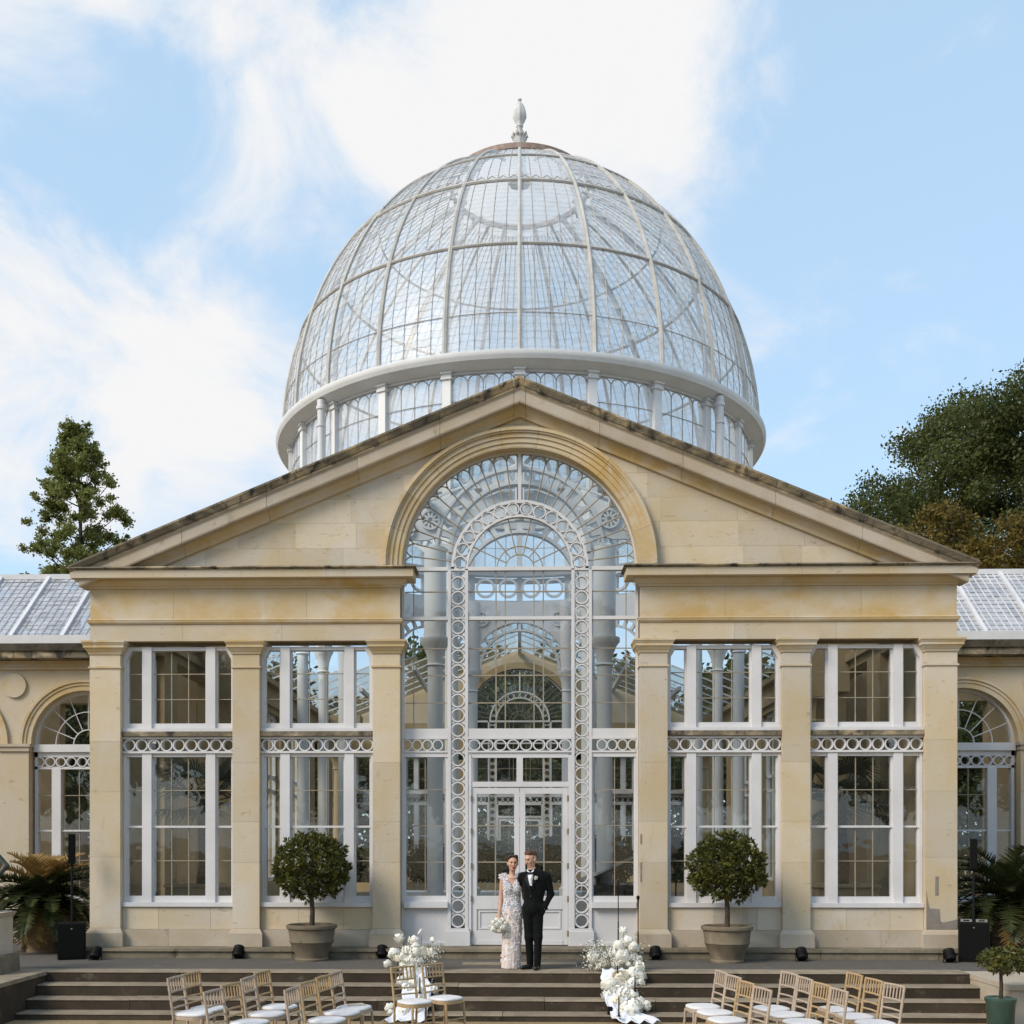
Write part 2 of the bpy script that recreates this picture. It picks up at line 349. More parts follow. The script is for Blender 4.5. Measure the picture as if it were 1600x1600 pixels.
def make_window():
    m = MB()
    for s in (-1, 1):
        m.box(min(s * .97, s * .925), max(s * .97, s * .925), .14, .30, .92, 3.50); m.box(min(s * .97, s * .925), max(s * .97, s * .925), .14, .30, 3.875, 5.34)
        for z0, z1 in ((.92, 3.50), (3.875, 5.34)): m.box(s * .555 - .08, s * .555 + .08, .12, .29, z0, z1)
        m.add([(s * .97, .13, 5.02), (s * .97, .13, 5.34), (s * .79, .13, 5.34), (s * .97, .24, 5.02), (s * .97, .24, 5.34), (s * .79, .24, 5.34)], [(0, 1, 2), (5, 4, 3), (0, 2, 5, 3)])
    m.box(-.97, .97, .06, .31, .85, .925); m.box(-.925, .925, .16, .28, .925, 1.03)
    m.box(-.97, .97, .15, .28, 3.44, 3.50)
    m.box(-.97, .97, .10, .30, 3.50, 3.535); m.box(-.97, .97, .10, .30, 3.745, 3.785)
    m.box(-.97, .97, .09, .31, 3.875, 3.93); m.box(-.925, .925, .16, .28, 3.93, 4.02); m.box(-.97, .97, .15, .30, 5.28, 5.34)
    for s in (-1, 0, 1):                      # sash frames
        x0, x1 = {-1: (-.925, -.635), 0: (-.475, .475), 1: (.635, .925)}[s]
        for a, b in ((1.03, 3.44), (4.02, 5.28)):
            m.box(x0, x0 + .028, .19, .26, a, b); m.box(x1 - .028, x1, .19, .26, a, b)
    w = obj('window', m, white, con)
    for s in (-1, 0, 1):
        x0, x1 = {-1: (-.90, -.66), 0: (-.45, .45), 1: (.66, .90)}[s]
        xs = [x0, -.148, .148, x1] if s == 0 else [x0, x1]
        panes(w, xs, [1.03, 1.64, 2.215], .222); panes(w, xs, [2.245, 2.86, 3.44], .205); panes(w, xs, [4.02, 4.44, 4.88, 5.28], .215)
        gbar(w, x0 - .025, x1 + .025, 2.212, 2.248, .20, .06, unit_white, 'sash_rail')
    for i in range(9): put('tracery_ring', ring_s, w, (-.97 + .1078 + i * .2156, .17, 3.64))
    pane(w, -.97, .97, 3.535, 3.745, .235)
    obj('stone_ledge', MB().box(-.97, .97, .05, .33, 3.79, 3.87), stone_dk, w)
    return w
win = make_window(); win.location.x = -5.90
WINS = [win]
for x in (-3.495, 3.495, 5.90):
    c = copy_tree(win, con); c.location.x = x; WINS.append(c)

# pilasters: shaft with base and capital
def make_pilaster(w):
    h = w / 2
    p = obj('pilaster', MB().box(-h + .005, h - .005, .006, .459, .479, 5.191), stone_in, con)
    zz_ = [.482, .482 + random.uniform(.9, 1.4), 3.60 + random.uniform(-.35, .1), 5.188]
    zz_.insert(2, (zz_[1] + zz_[2]) / 2 + random.uniform(-.2, .2))
    for a, b in zip(zz_, zz_[1:]):
        j = random.uniform(0, .0015); obj('shaft_stone', MB().box(-h + j, h - j, j, .455, a + .0015, b - .0015), stone, p)
    obj('base', MB().box(-h - .06, h + .06, -.06, .46, .17, .40).tbox(-h, h, 0, .46, .40, .445, .055, .03).tbox(-h, h, 0, .46, .445, .48, .03, .004), stone_pale, p)
    m = MB(); m.box(-h - .022, h + .022, -.022, .46, 4.955, 4.985)
    m.tbox(-h, h, 0, .46, 5.19, 5.235, .015, .03); m.tbox(-h, h, 0, .46, 5.235, 5.30, .035, .075); m.box(-h - .085, h + .085, -.085, .46, 5.30, 5.345); m.tbox(-h, h, 0, .46, 5.345, 5.385, .09, .11); m.box(-h - .115, h + .115, -.115, .46, 5.385, 5.417)
    obj('capital', m, stone_y, p)
    return p
pil_o = make_pilaster(.53); pil_i = make_pilaster(.465)
pil_o.location.x = -7.14; pil_i.location.x = -4.70
PILS = [pil_o, pil_i]
for base, x in ((pil_i, -2.284), (pil_i, 2.284), (pil_i, 4.70), (pil_o, 7.14)):
    c = copy_tree(base, con); c.location.x = x; PILS.append(c)

# wall panels under the windows, in separate stones
PANELS = []
for x in (-5.90, -3.495, 3.495, 5.90):
    w = obj('panel_wall', MB().box(x - .97, x + .97, .14, .40, .17, .85), stone, con); PANELS.append(w)
    cuts = [-.97, random.uniform(-.5, -.1), random.uniform(.3, .6), .97]
    for a, b in zip(cuts, cuts[1:]): obj('wall_stone', MB().box(x + a + .002, x + b - .002, .10, .16, .462, .848), stone, w)
    k = random.uniform(-.2, .3)
    for a, b in ((-.97, k), (k, .97)): obj('plinth_stone', MB().box(x + a + .002, x + b - .002, .055, .16, .17, .458), stone_pale, w)

# entablature on either side of the great window
ENTS = []
def entab(s):
    X0, X1 = (-7.40, -2.048) if s < 0 else (2.048, 7.40)
    e = obj('entablature', MB().box(X0 + .02, X1 - .02, .05, .50, 5.418, 6.62), stone_in, con); ENTS.append(e)
    def run(name, cuts, f, mat):
        for i, (a, b) in enumerate(zip(cuts, cuts[1:])):
            m = MB(); f(m, a + (.0015 if i else 0), b - (.0015 if i < len(cuts) - 2 else 0), 1 if i == 0 else 0, 1 if i == len(cuts) - 2 else 0); obj(name, m, mat, e)
    L = X1 - X0
    def arch(m, a, b, l, r): m.tbox(a, b, .005, .06, 5.42, 5.705, 0, 0, l, r)
    run('architrave_stone', [X0, X0 + .30 * L, X0 + .62 * L, X1], arch, stone)
    def band(m, a, b, l, r): m.tbox(a, b, .0, .06, 5.708, 5.735, .01, .03, l, r).tbox(a, b, .0, .06, 5.735, 5.775, .035, .045, l, r).tbox(a, b, .0, .06, 5.775, 5.795, .05, .02, l, r)
    run('fillet_moulding', [X0, X0 + .5 * L, X1], band, stone_y)
    def frz(m, a, b, l, r): m.tbox(a, b, .012, .06, 5.797, 6.318, 0, 0, l, r)
    run('frieze_stone', [X0, X0 + .27 * L, X0 + .70 * L, X1], frz, stone_y)
    def bed(m, a, b, l, r): m.tbox(a, b, .0, .06, 6.32, 6.36, .01, .03, l, r).tbox(a, b, 0, .06, 6.36, 6.43, .05, .11, l, r).tbox(a, b, 0, .06, 6.43, 6.455, .125, .125, l, r)
    run('bed_moulding', [X0, X0 + .45 * L, X1], bed, stone_y)
    def corona(m, a, b, l, r): m.tbox(a, b, 0, .3, 6.457, 6.585, .245, .25, l, r)
    run('cornice_stone', [X0, X0 + .22 * L, X0 + .5 * L, X0 + .77 * L, X1], corona, stone)
    def top(m, a, b, l, r): m.tbox(a, b, 0, .3, 6.587, 6.612, .265, .29, l, r).tbox(a, b, 0, .3, 6.612, 6.64, .30, .27, l, r)
    run('cornice_capping', [X0, X0 + .4 * L, X1], top, stone_dk)
entab(-1); entab(1)

# pediment: wall with arched opening, raking cornices, archivolt
AZ = 6.70                                          # springing of the arch
SL = .41; ZA = 9.80
def rake(x): return ZA - SL * abs(x)
m = MB(); xs = [i * .1 for i in range(-70, 71)]
for y, flip in ((.088, False), (.46, True)):
    for a, b in zip(xs, xs[1:]):
        def lo(x): return AZ - .07 if abs(x) >= 2.2 else AZ + math.sqrt(max(0, 2.2 ** 2 - x * x))
        za, zb = lo(a), lo(b); ta, tb = rake(a) - .3, rake(b) - .3
        if ta <= za and tb <= zb: continue
        q = [(a, y, za), (b, y, zb), (b, y, max(tb, zb)), (a, y, max(ta, za))]
        m.quad(*(q if not flip else q[::-1]))
tymp = obj('pediment_wall', m, stone, con)
zc = [6.62, 7.02, 7.45, 7.86, 8.28, 8.70, 9.12, 9.5]
for k, (z0, z1) in enumerate(zip(zc, zc[1:])):
    x = -7.0 - random.uniform(0, .6)
    while x < 7.0:
        xe = x + random.uniform(.95, 1.6); pts = [x + .0012 + (xe - x - .0024) * q / 24 for q in range(25)]; x = xe
        def lo2(v): return max(z0 + .0012, AZ + math.sqrt(2.30 ** 2 - v * v) if abs(v) < 2.30 else 0)
        def hi2(v): return min(z1 - .0012, rake(v) - .45)
        run = []
        for v in pts + [None]:
            if v is not None and hi2(v) > lo2(v) + .004: run.append(v)
            else:
                if len(run) > 2:
                    y = .078 + random.uniform(0, .0025); obj('wall_stone', MB().ext([(q, y, lo2(q)) for q in run] + [(q, y, hi2(q)) for q in run[::-1]], (0, .02, 0)), stone, tymp)
                run = []
RK = []
for s in (-1, 1):
    prof = [(-.30, 0), (-.30, -.035), (-.285, -.06), (-.262, -.105), (-.25, -.125), (-.235, -.13), (-.235, -.165), (-.215, -.18), (-.20, -.20), (-.20, -.375), (-.19, -.40), (-.06, -.385), (-.05, -.43), (-.02, -.455), (.01, -.50), (.025, -.56), (.12, -.56), (.30, -.2), (.30, 0)]
    rk = obj('raking_cornice', MB().ext([(s * 7.0, y + .12, rake(7.0) + z * .6 - .08) for y, z in prof[:1] + prof[11:]], (-s * 7.0, 0, SL * 7.0)), stone_in, con); RK.append(rk)
    cuts = [0, .10, 1.35, 2.75, 4.3, 5.75, 7.0, 7.66]
    for a, b in zip(cuts, cuts[1:]):
        a2 = a + (.003 if a else 0); P = []
        jit = random.uniform(-.006, .006)
        m = MB()
        up = prof[:7] + [(.30, -.13), (.30, 0)]
        m.ext([(s * a2, y + jit, rake(a2) + z) for y, z in up], (s * (b - .003 - a2), 0, -SL * (b - .003 - a2)))
        obj('gutter_stone', m, stone_dk, rk)
        if b > 7.3: b = 7.52
        low = prof[6:11] + [(.2, -.385), (.2, -.135)]
        m = MB().ext([(s * a2, y + jit, rake(a2) + z) for y, z in low], (s * (b - .003 - a2), 0, -SL * (b - .003 - a2)))
        obj('corona_stone', m, stone_pale, rk)
        if b < 7.1 and a2 < 6.9:
            bed = [(.1, -.387)] + prof[11:17] 
            m = MB().ext([(s * a2, y, rake(a2) + z - .001) for y, z in bed], (s * (b - .003 - a2), 0, -SL * (b - .003 - a2)))
            obj('bed_stone', m, stone_y, rk)
m = MB(); m.arc((0, AZ), 2.05, 2.30, .09, .47, 0, math.pi, 48)
av = obj('archivolt', m, stone_in, con)
nv = 11
for i in range(nv):
    a0 = math.pi * i / nv + .0008; a1 = math.pi * (i + 1) / nv - .0008
    m = MB()
    for r0, r1, y in ((2.035, 2.10, .05), (2.10, 2.185, .028), (2.185, 2.26, .004), (2.26, 2.29, -.03), (2.29, 2.335, -.055), (2.335, 2.36, -.02)):
        m.arc((0, AZ), r0, r1, y, .10, a0, a1, 8)
    m.arc((0, AZ), 2.02, 2.045, .055, .40, a0, a1, 8)
    obj('voussoir', m, stone_y, av)
JM = []
for s in (-1, 1):                                   # stone jambs inside the recess
    JM.append(obj('jamb_wall', MB().box(min(s * 2.047, s * 2.30), max(s * 2.047, s * 2.30), .08, .48, 6.625, AZ), stone, con))

# the great window over the door
Y0, Y1 = .26, .36
def lz(py): return 1.95 + (1317 - py) * .011105
def make_great():
    m = MB()
    for s in (-1, 1):
        def bx(a, b, z0, z1, y0=Y0, y1=Y1): m.box(min(s * a, s * b), max(s * a, s * b), y0, y1, z0, z1)
        bx(.895, .948, .42, AZ - .03, Y0 - .02); bx(1.192, 1.245, .42, AZ - .03, Y0 - .02); bx(.86, 1.28, .17, .42, Y0 - .06); bx(.88, 1.26, .42, .47, Y0 - .04)
        bx(2.005, 2.047, .17, AZ, Y0 - .01)
        bx(1.246, 2.004, .83, .935, Y0 - .09); bx(1.246, 2.004, .935, 1.03); bx(1.246, 2.004, .17, .83, Y0 + .02); bx(1.27, 2.004, .17, .22, Y0 - .02, Y0 + .02)
        for z0, z1, yy in ((AZ - .03, AZ + .035, 0), (5.815, 5.875, 0), (3.785, 3.93, -.01), (3.745, 3.785, -.02), (3.515, 3.545, -.02), (3.44, 3.515, 0)):
            bx(1.246, 2.004, z0, z1, Y0 + yy)
        bx(.838, .894, .17, 3.47, Y0 - .01)
        bx(1.246, 1.275, 1.03, 3.44, Y0 + .02); bx(1.975, 2.004, 1.03, 3.44, Y0 + .02)
        bx(.949, 1.191, AZ - .03, AZ + .035); bx(.949, 1.191, 5.83, 5.862)
    for z0, z1, yy in ((AZ - .03, AZ + .035, 0), (5.815, 5.875, 0), (3.785, 3.93, -.01), (3.745, 3.785, -.02), (3.515, 3.545, -.02)): m.box(-.894, .894, Y0 + yy, Y1, z0, z1)
    m.box(-.837, .837, Y0 + .005, Y1, 3.426, 3.515); m.box(-.837, .837, Y0 + .003, Y1, 2.92, 3.01); m.box(-.055, .055, Y0 + .005, Y1, 3.01, 3.426)
    m.arc((0, AZ), 1.135, 1.19, Y0, Y1, 0, math.pi, 48); m.arc((0, AZ), .895, .94, Y0, Y1, 0, math.pi, 44); m.arc((0, AZ), 1.99, 2.022, Y0, Y1, 0, math.pi, 60)
    m.box(-.028, .028, Y0, Y1, AZ + 1.19, AZ + 1.99)
    g = obj('great_window', m, white, con)
    # rings
    rv = ring_mesh(.1215, .098, -.045, .045); ra = ring_mesh(.114, .093, -.04, .04); rh = ring_mesh(.1005, .080, -.045, .045)
    star = MB(); s = 1
    star.add([(s * .118, -.03, -.045), (s * .118, -.03, .045), (s * .055, -.03, 0), (s * .118, .03, -.045), (s * .118, .03, .045), (s * .055, .03, 0)], [(0, 1, 2), (5, 4, 3), (0, 2, 5, 3), (1, 4, 5, 2)])
    star = star.mesh('spandrel_ornament', white)
    for s in (-1, 1):
        zs = [.60 + .2545 * i for i in range(24)]
        for z in zs:
            put('tracery_ring', rv, g, (s * 1.07, .30, z))
            [put('spandrel_ornament', star, g, (s * 1.07, .30, z + .127), scale=(q, 1, 1)) for q in (-1, 1)]
        for a, b in ((.47, 3.66), (3.66, 5.83), (5.862, AZ - .03)): pane(g, s * 1.07 - .122, s * 1.07 + .122, a, b, .325)
        for i in range(4): put('tracery_ring', rh, g, (s * (1.37 + i * .178 + .05), .29, 3.645), scale=(.92, 1, 1))
        pane(g, *sorted((s * 1.246, s * 2.0)), 3.545, 3.745, .325)
        x0, x1 = sorted((s * 1.26, s * 1.99)); xm = s * 1.642; xt = s * 1.842
        panes(g, [x0, xm, x1], [1.03, 1.617, 2.25, 2.875, 3.44], .318)
        panes(g, [x0, xt, x1], [3.93, 4.38, 4.857, 5.323, 5.815], .318); panes(g, [x0, xt, x1], [5.875, 6.31, AZ - .03], .318)
    for i in range(8): put('tracery_ring', rh, g, (-.785 + i * .2243, .29, 3.645), scale=(1.08, 1, 1))
    pane(g, -.89, .89, 3.545, 3.745, .325)
    xv = [-.89, -.41, -.249, .249, .41, .89]
    panes(g, xv, [3.93, 4.38, 4.857, 5.323, 5.815], .318, .022); panes(g, xv, [5.875, 6.31, AZ - .03], .318, .022)
    for x0, x1 in ((-.80, -.055), (.055, .80)): panes(g, [x0, (x0 + x1) / 2, x1], [3.01, 3.426], .315)
    # lunette
    na = 14
    for i in range(na):
        a = math.pi * (i + .5) / na; put('tracery_ring', ra, g, (1.0375 * math.cos(a), .30, AZ + 1.0375 * math.sin(a)))
    ns = 26; st = math.pi / ns
    spoke = MB().tube([(1.19, 0, 0), (1.86, 0, 0)], .0115, 5).mesh('glazing_bar', bar_y)
    rc = 1.87; hh = rc * math.sin(st / 2); sc = [(rc * math.cos(st / 2) + hh * math.sin(t) * 1.15, 0, hh * math.cos(t)) for t in [math.pi * k / 8 for k in range(9)]]
    scal = MB().tube(sc, .0115, 5).mesh('glazing_bar', bar_y)
    wed = MB(); w = [(r, 0, z) for r, z in ()]
    pw = MB().add([(1.17 * math.cos(a), 0, 1.17 * math.sin(a)) for a in (-st / 2, st / 2)] + [(2.0 * math.cos(a), 0, 2.0 * math.sin(a)) for a in (st / 2, 0, -st / 2)], [(0, 1, 2, 3, 4)]).mesh('pane', glass)
    for i in range(ns):
        a = st * (i + .5)
        if i: put('glazing_bar', spoke, g, (0, .31, AZ), (0, -st * i, 0))
        put('glazing_bar', scal, g, (0, .31, AZ), (0, -a, 0)); put('pane', pw, g, (0, .32, AZ), (random.uniform(-.003, .003), -a, 0))
    half = MB(); half.add([(0, 0, 0)] + [(1.13 * math.cos(t), 0, 1.13 * math.sin(t)) for t in [math.pi * k / 32 for k in range(33)]], [(0, k, k + 1) for k in range(1, 33)])
    put('pane', half.mesh('pane', glass), g, (0, .325, AZ))
    for r in (.255, .40): put('glazing_bar', MB().tube([(r * math.cos(t), 0, r * math.sin(t)) for t in [math.pi * k / 20 for k in range(21)]], .011, 5).mesh('glazing_bar', bar_y), g, (0, .315, AZ))
    sp2 = MB().tube([(.255, 0, 0), (.90, 0, 0)], .0105, 5).mesh('glazing_bar', bar_y)
    for k in range(1, 7): put('glazing_bar', sp2, g, (0, .315, AZ), (0, -math.pi * k / 7, 0))
    return g
great = make_great()
# the two leaves of the door
def make_door():
    m = MB(); y0, y1 = .275, .335                 # right leaf, hinged at x = .835
    m.box(.004, .095, y0, y1, .185, 2.905); m.box(.745, .833, y0, y1, .185, 2.905)
    m.box(.096, .744, y0, y1, 2.80, 2.905); m.box(.096, .744, y0, y1, .185, .43); m.box(.096, .744, y0, y1, .80, 1.03); m.box(.096, .744, y0 + .025, y1, .43, .80)
    m.box(.096, .744, y0 - .01, y0 + .02, .185, .26)
    d = obj('door', m, white, con)
    for a in ((.13, .71, .455, .48), (.13, .71, .75, .775), (.13, .155, .48, .75), (.685, .71, .48, .75)): obj('panel_moulding', MB().box(a[0], a[1], y0 + .008, y0 + .03, a[2], a[3]), white, d)
    panes(d, [.096, .42, .744], [1.03, 1.617, 2.25, 2.80], .305, .022)
    for z in (.38, .98, 1.55, 2.15, 2.72): obj('hinge', MB().box(.822, .848, y0 - .028, y0 - .002, z - .05, z + .05), brass, d)
    return d
door = make_door(); door2 = copy_tree(door, con); door2.scale.x = -1
obj('door_handle', MB().tube([(.045, .27, 1.0), (.045, .215, 1.0), (.12, .215, 1.0)], .011, 8), brass, door, 40)

# rear front: the same windows and piers seen from inside, mirrored on the dome axis
for o in WINS + PILS + PANELS + ENTS + [tymp, av, great, door, door2] + JM:
    if o in PANELS or o in ENTS or o in (tymp, av) or o in PILS:
        c = o.copy(); COL.objects.link(c); c.parent = con; KIDS['conservatory'].append(c)
    else: c = copy_tree(o, con)
    c.scale.y = -1; c.location.y = YR
# ------------------------------------------------------------------ the dome
DR, DH, DZ = 6.52, 7.80, 12.88
def dprof(t): return DR * (1 - t ** 2.0) ** (1 / 1.8), DZ + DH * t
tg = .953
ts = np.linspace(0, tg, 2000); rr, zz = np.array([dprof(t) for t in ts]).T
arc = np.concatenate([[0], np.cumsum(np.hypot(np.diff(rr), np.diff(zz)))])
NROW = 54
tr = np.interp(np.linspace(0, arc[-1], NROW + 1), arc, ts)
rows = [dprof(t) for t in tr]
def pol(r, a, z): return (r * math.cos(a), r * math.sin(a), z)
dome = obj('dome', MB().lathe([(6.28, 12.60), (6.48, 12.61), (6.58, 12.68), (6.70, 12.70), (6.735, 12.76), (6.76, 12.80), (6.76, 12.88), (6.70, 12.90), (6.56, 12.94), (6.28, 12.94), (6.28, 12.60)], 144), white_b, con, 35)
dome.location = (0, YC, 0)
rib_pts = [pol(r + .03, 0, z) for r, z in [dprof(t) for t in np.interp(np.linspace(0, arc[-1], 40), arc, ts)]]
rib_me = MB().tube(rib_pts, [.062 - .022 * i / 39 for i in range(40)], 6).mesh('rib', iron, 50)
bar_me = MB().tube([pol(r + .012, 0, z) for r, z in [dprof(t) for t in np.interp(np.linspace(0, arc[-1] * .965, 28), arc, ts)]], .0125, 4).mesh('glazing_bar', bar_d)
inner_me = MB().tube([pol(r - .16, 0, z) for r, z in [dprof(t) for t in np.interp(np.linspace(0, arc[-1], 24), arc, ts)]], .055, 6).mesh('truss_rib', white_in, 50)
for k in range(24):
    a = R_(15 * k - 90)
    put('rib', rib_me, dome, (0, 0, 0), (0, 0, a))
    if k % 2: put('truss_rib', inner_me, dome, (0, 0, 0), (0, 0, a))
    for j in range(1, 5): put('glazing_bar', bar_me, dome, (0, 0, 0), (0, 0, a + R_(3 * j)))
for t, w in ((.345, .038), (.610, .042), (.775, .03), (.12, .012)):
    r, z = dprof(t)
    obj('purlin', MB().tube([pol(r + .03, 2 * math.pi * i / 120, z) for i in range(120)], w, 6, closed=True), bar_d if w < .04 else iron, dome, 50)
    if w == .042:                                  # zigzag flashing above this purlin
        for k in range(24):
            pts = []
            for j in range(11):
                q = dprof(t + (.022 if j % 2 else .006)); pts.append(pol(q[0] + .05, R_(15 * k - 90 + 1.5 * j), q[1]))
            obj('flashing', MB().tube(pts, .012, 4), bar_d, dome)
# panes: lapped rows; each with a grimy lower edge
def pane_geo(i, a0, a1, m, jit=0.0):
    (r0, z0), (r1, z1) = rows[i], rows[i + 1]
    lap = .014; am = (a0 + a1) / 2; dz = -.028 * (z1 - z0) / .2; dr = -.028 * (r1 - r0) / .2
    ro = r0 + lap + jit
    p = [pol(ro, a0, z0), pol(ro + dr, am, z0 + dz), pol(ro, a1, z0), pol(r1, a1, z1), pol(r1, a0, z1)]
    m.add(p, [(0, 1, 2, 3, 4)], 0)
    e = .008; f = e / math.hypot(r1 - r0, z1 - z0)
    def up(q, k): return tuple(q[n] * (1 - f) + p[4 if k < .25 else 3][n] * f if k in (0, 1) else q[n] + ((p[3][n] + p[4][n]) / 2 - q[n]) * f for n in range(3))
    o = .004
    def out(q): s = 1 + o / max(.5, math.hypot(q[0], q[1])); return (q[0] * s, q[1] * s, q[2])
    b = [out(q) for q in (p[0], p[1], p[2])]; t = [out(up(p[0], 0)), out(up(p[1], .5)), out(up(p[2], 1))]
    m.add(b + t, [(0, 1, 4, 3), (1, 2, 5, 4)], 1)
SINGLE = set()
for i in range(30):
    m = MB(); pane_geo(i, R_(.12), R_(2.88), m); me = m.mesh('pane', [glass_d, lap_m])
    for j in range(-5, 5):
        put('pane', me, dome, (0, 0, 0), (random.uniform(-.0005, .0005), random.uniform(-.0005, .0005), R_(-90 + 3 * j))); SINGLE.add((i, j % 120))
m = MB()
for i in range(NROW):
    for j in range(120):
        if (i, j) in SINGLE: continue
        a = R_(-90 + 3 * j); pane_geo(i, a + R_(.12), a + R_(2.88), m, random.uniform(-.004, .004))
o = obj('dome_panes', m, [glass_d, lap_m], dome); o['kind'] = 'stuff'
# lantern deck, rusted gallery rail and finial
rg, zg = dprof(tg)
obj('crown_deck', MB().lathe([(rg + .05, zg - .03), (rg + .02, zg + .05), (rg - .4, zg + .20), (.5, zg + .42), (.2, zg + .45)], 48), glass_d, dome, 40)
obj('gallery_rail', MB().lathe([(1.93, 20.33), (1.97, 20.35), (1.97, 20.49), (1.93, 20.51), (1.89, 20.49), (1.89, 20.35), (1.93, 20.33)], 72), rail_m, dome, 40)
post = MB().box(-.03, .03, -.03, .03, 0, .22).mesh('rail_post', rail_m)
for k in range(24): put('rail_post', post, dome, pol(1.93, R_(15 * k - 90), 20.14))
fin = obj('finial', MB().lathe([(.30, 20.55), (.24, 20.75), (.175, 20.95), (.165, 21.80), (.18, 21.84), (.15, 21.90), (.13, 22.0), (.075, 22.04), (.075, 22.14), (.10, 22.17), (.09, 22.22), (.13, 22.30), (.185, 22.42), (.18, 22.52), (.165, 22.62), (.12, 22.76), (.07, 22.84), (.035, 22.86), (.03, 22.90), (.055, 22.92), (.055, 22.95), (0, 22.965)], 24, flute=.05), white_w, dome, 40)
lf = MB().add([(.15, -.045, 0), (.15, .045, 0), (.22, .055, .07), (.22, -.055, .07), (.235, 0, .14), (.25, 0, .03)], [(0, 1, 2, 3), (3, 2, 4), (0, 5, 1), (1, 5, 2), (5, 3, 2), (0, 3, 5)]).mesh('acanthus_leaf', iron)
for k in range(10): put('acanthus_leaf', lf, fin, (0, 0, 21.84), (0, 0, R_(36 * k)))
for z, s in ((22.40, .95), (22.52, .9), (22.63, .78)):
    for k in range(8): put('acanthus_leaf', lf, fin, (0, 0, z), (0, 0, R_(45 * k + 80 * z)), (s * .72, s * .72, s * .7))
# drum: posts and arched lights under the ring
post = MB().box(6.20, 6.42, -.10, .10, 9.2, 12.44); post.box(6.18, 6.46, -.125, .125, 12.44, 12.50); post.box(6.18, 6.44, -.11, .11, 12.50, 12.56); post.box(6.18, 6.48, -.135, .135, 12.56, 12.605)
post = post.mesh('drum_post', white_b)
bay = MB(); pp = MB()
def dp(a, z, r=6.31): return pol(r, R_(a), z)
for j in range(1, 4): bay.tube([dp(1.0 + 13 * j / 4, 10.9), dp(1.0 + 13 * j / 4, 12.36)], .014, 5)
for j in range(4):
    a0 = 1.0 + 13 * j / 4; bay.tube([dp(a0 + 3.25 * (.5 - .5 * math.cos(t)), 12.36 + .17 * math.sin(t)) for t in [math.pi * k / 10 for k in range(11)]], .013, 5)
bay.tube([dp(1 + 13 * j / 6, 11.95, 6.33) for j in range(7)], .012, 5)
bay = bay.mesh('drum_light', bar_d)
dpane = MB().quad(dp(0.05, 10.9), dp(3.2, 10.9), dp(3.2, 12.6), dp(.05, 12.6)).mesh('pane', glass_d)
head = MB().lathe([(6.26, 12.545), (6.36, 12.545), (6.36, 12.61), (6.26, 12.61)], 6, a0=R_(.8), a1=R_(14.2)).lathe([(6.24, 10.75), (6.40, 10.75), (6.40, 10.9), (6.24, 10.9), (6.24, 10.75)], 6, a0=0, a1=R_(15)).mesh('drum_rail', white)
for k in range(24):
    a = R_(15 * k - 90)
    put('drum_post', post, dome, (0, 0, 0), (0, 0, a)); put('drum_rail', head, dome, (0, 0, 0), (0, 0, a))
    put('drum_light', bay, dome, (0, 0, 0), (0, 0, a))
    for j in range(4): put('pane', dpane, dome, (0, 0, 0), (0, 0, a + R_(1 + 3.25 * j)))
for s in (-1, 1):
    a = R_(-90 + s * 46.5); c = (6.62 * math.cos(a), 6.62 * math.sin(a), 0)
    obj('downpipe', MB().lathe([(.095, 9.5), (.095, 12.0), (.115, 12.01), (.115, 12.05), (.095, 12.06), (.095, 12.42), (.125, 12.43), (.125, 12.50), (.10, 12.52), (.10, 12.66)], 14, c), white, dome, 40)

# ------------------------------------------------------------------ inside: iron arcade, roofs, side walls, floor
arcade = obj('arcade', MB().lathe([(5.92, 10.92), (6.2, 10.92), (6.22, 11.0), (6.12, 11.05), (5.85, 11.05), (5.92, 10.92)], 72).lathe([(5.98, 10.02), (6.14, 10.02), (6.14, 10.10), (5.98, 10.10), (5.98, 10.02)], 72), white_in, con, 35)
arcade.location = (0, YC, 0)
colm = MB().lathe([(.26, .18), (.26, .42), (.20, .48), (.165, .56), (.15, 6.9), (.15, 7.0), (.19, 7.03), (.15, 7.08), (.17, 7.3), (.24, 7.52), (.30, 7.62), (.30, 7.72), (.22, 7.74), (.22, 10.02)], 16).mesh('iron_column', white_in, 40)
RA = 6.05; hw = RA * math.sin(R_(15)) - .2; yb = -RA * math.cos(R_(15))
ar = MB(); cz = 7.75; ra = hw - .03
ar.arc((0, cz), ra - .05, ra + .02, yb - .10, yb + .10, 0, math.pi, 28); ar.arc((0, cz), ra + .24, ra + .30, yb - .08, yb + .08, 0, math.pi, 28)
for i in range(15):
    a = math.pi * (i + .5) / 15; ar.bar(((ra + .02) * math.cos(a), yb, cz + (ra + .02) * math.sin(a)), ((ra + .25) * math.cos(a), yb, cz + (ra + .25) * math.sin(a)), .10, .10)
n = 24
for i in range(n):
    x0, x1 = -hw - .2 + (2 * hw + .4) * i / n, -hw - .2 + (2 * hw + .4) * (i + 1) / n
    f = lambda x: cz + math.sqrt(max(0, (ra + .29) ** 2 - x * x)) if abs(x) < ra + .29 else cz
    for y in (yb - .03, yb + .03): ar.quad((x0, y, f(x0)), (x1, y, f(x1)), (x1, y, 10.03), (x0, y, 10.03))
arme = ar.mesh('iron_arch', white_in)
rgm = MB().arc((0, 0), .25, .33, -.04, .04, 0, 2 * math.pi, 20).mesh('frieze_ring', white_in)
ros = MB().arc((0, 0), .20, .25, -.03, .03, 0, 2 * math.pi, 16)
for k in range(10): ros.bar((.05 * math.cos(k * .628), 0, .05 * math.sin(k * .628)), (.21 * math.cos(k * .628), 0, .21 * math.sin(k * .628)), .05, .04)
rosm = ros.mesh('rosette', white_in)
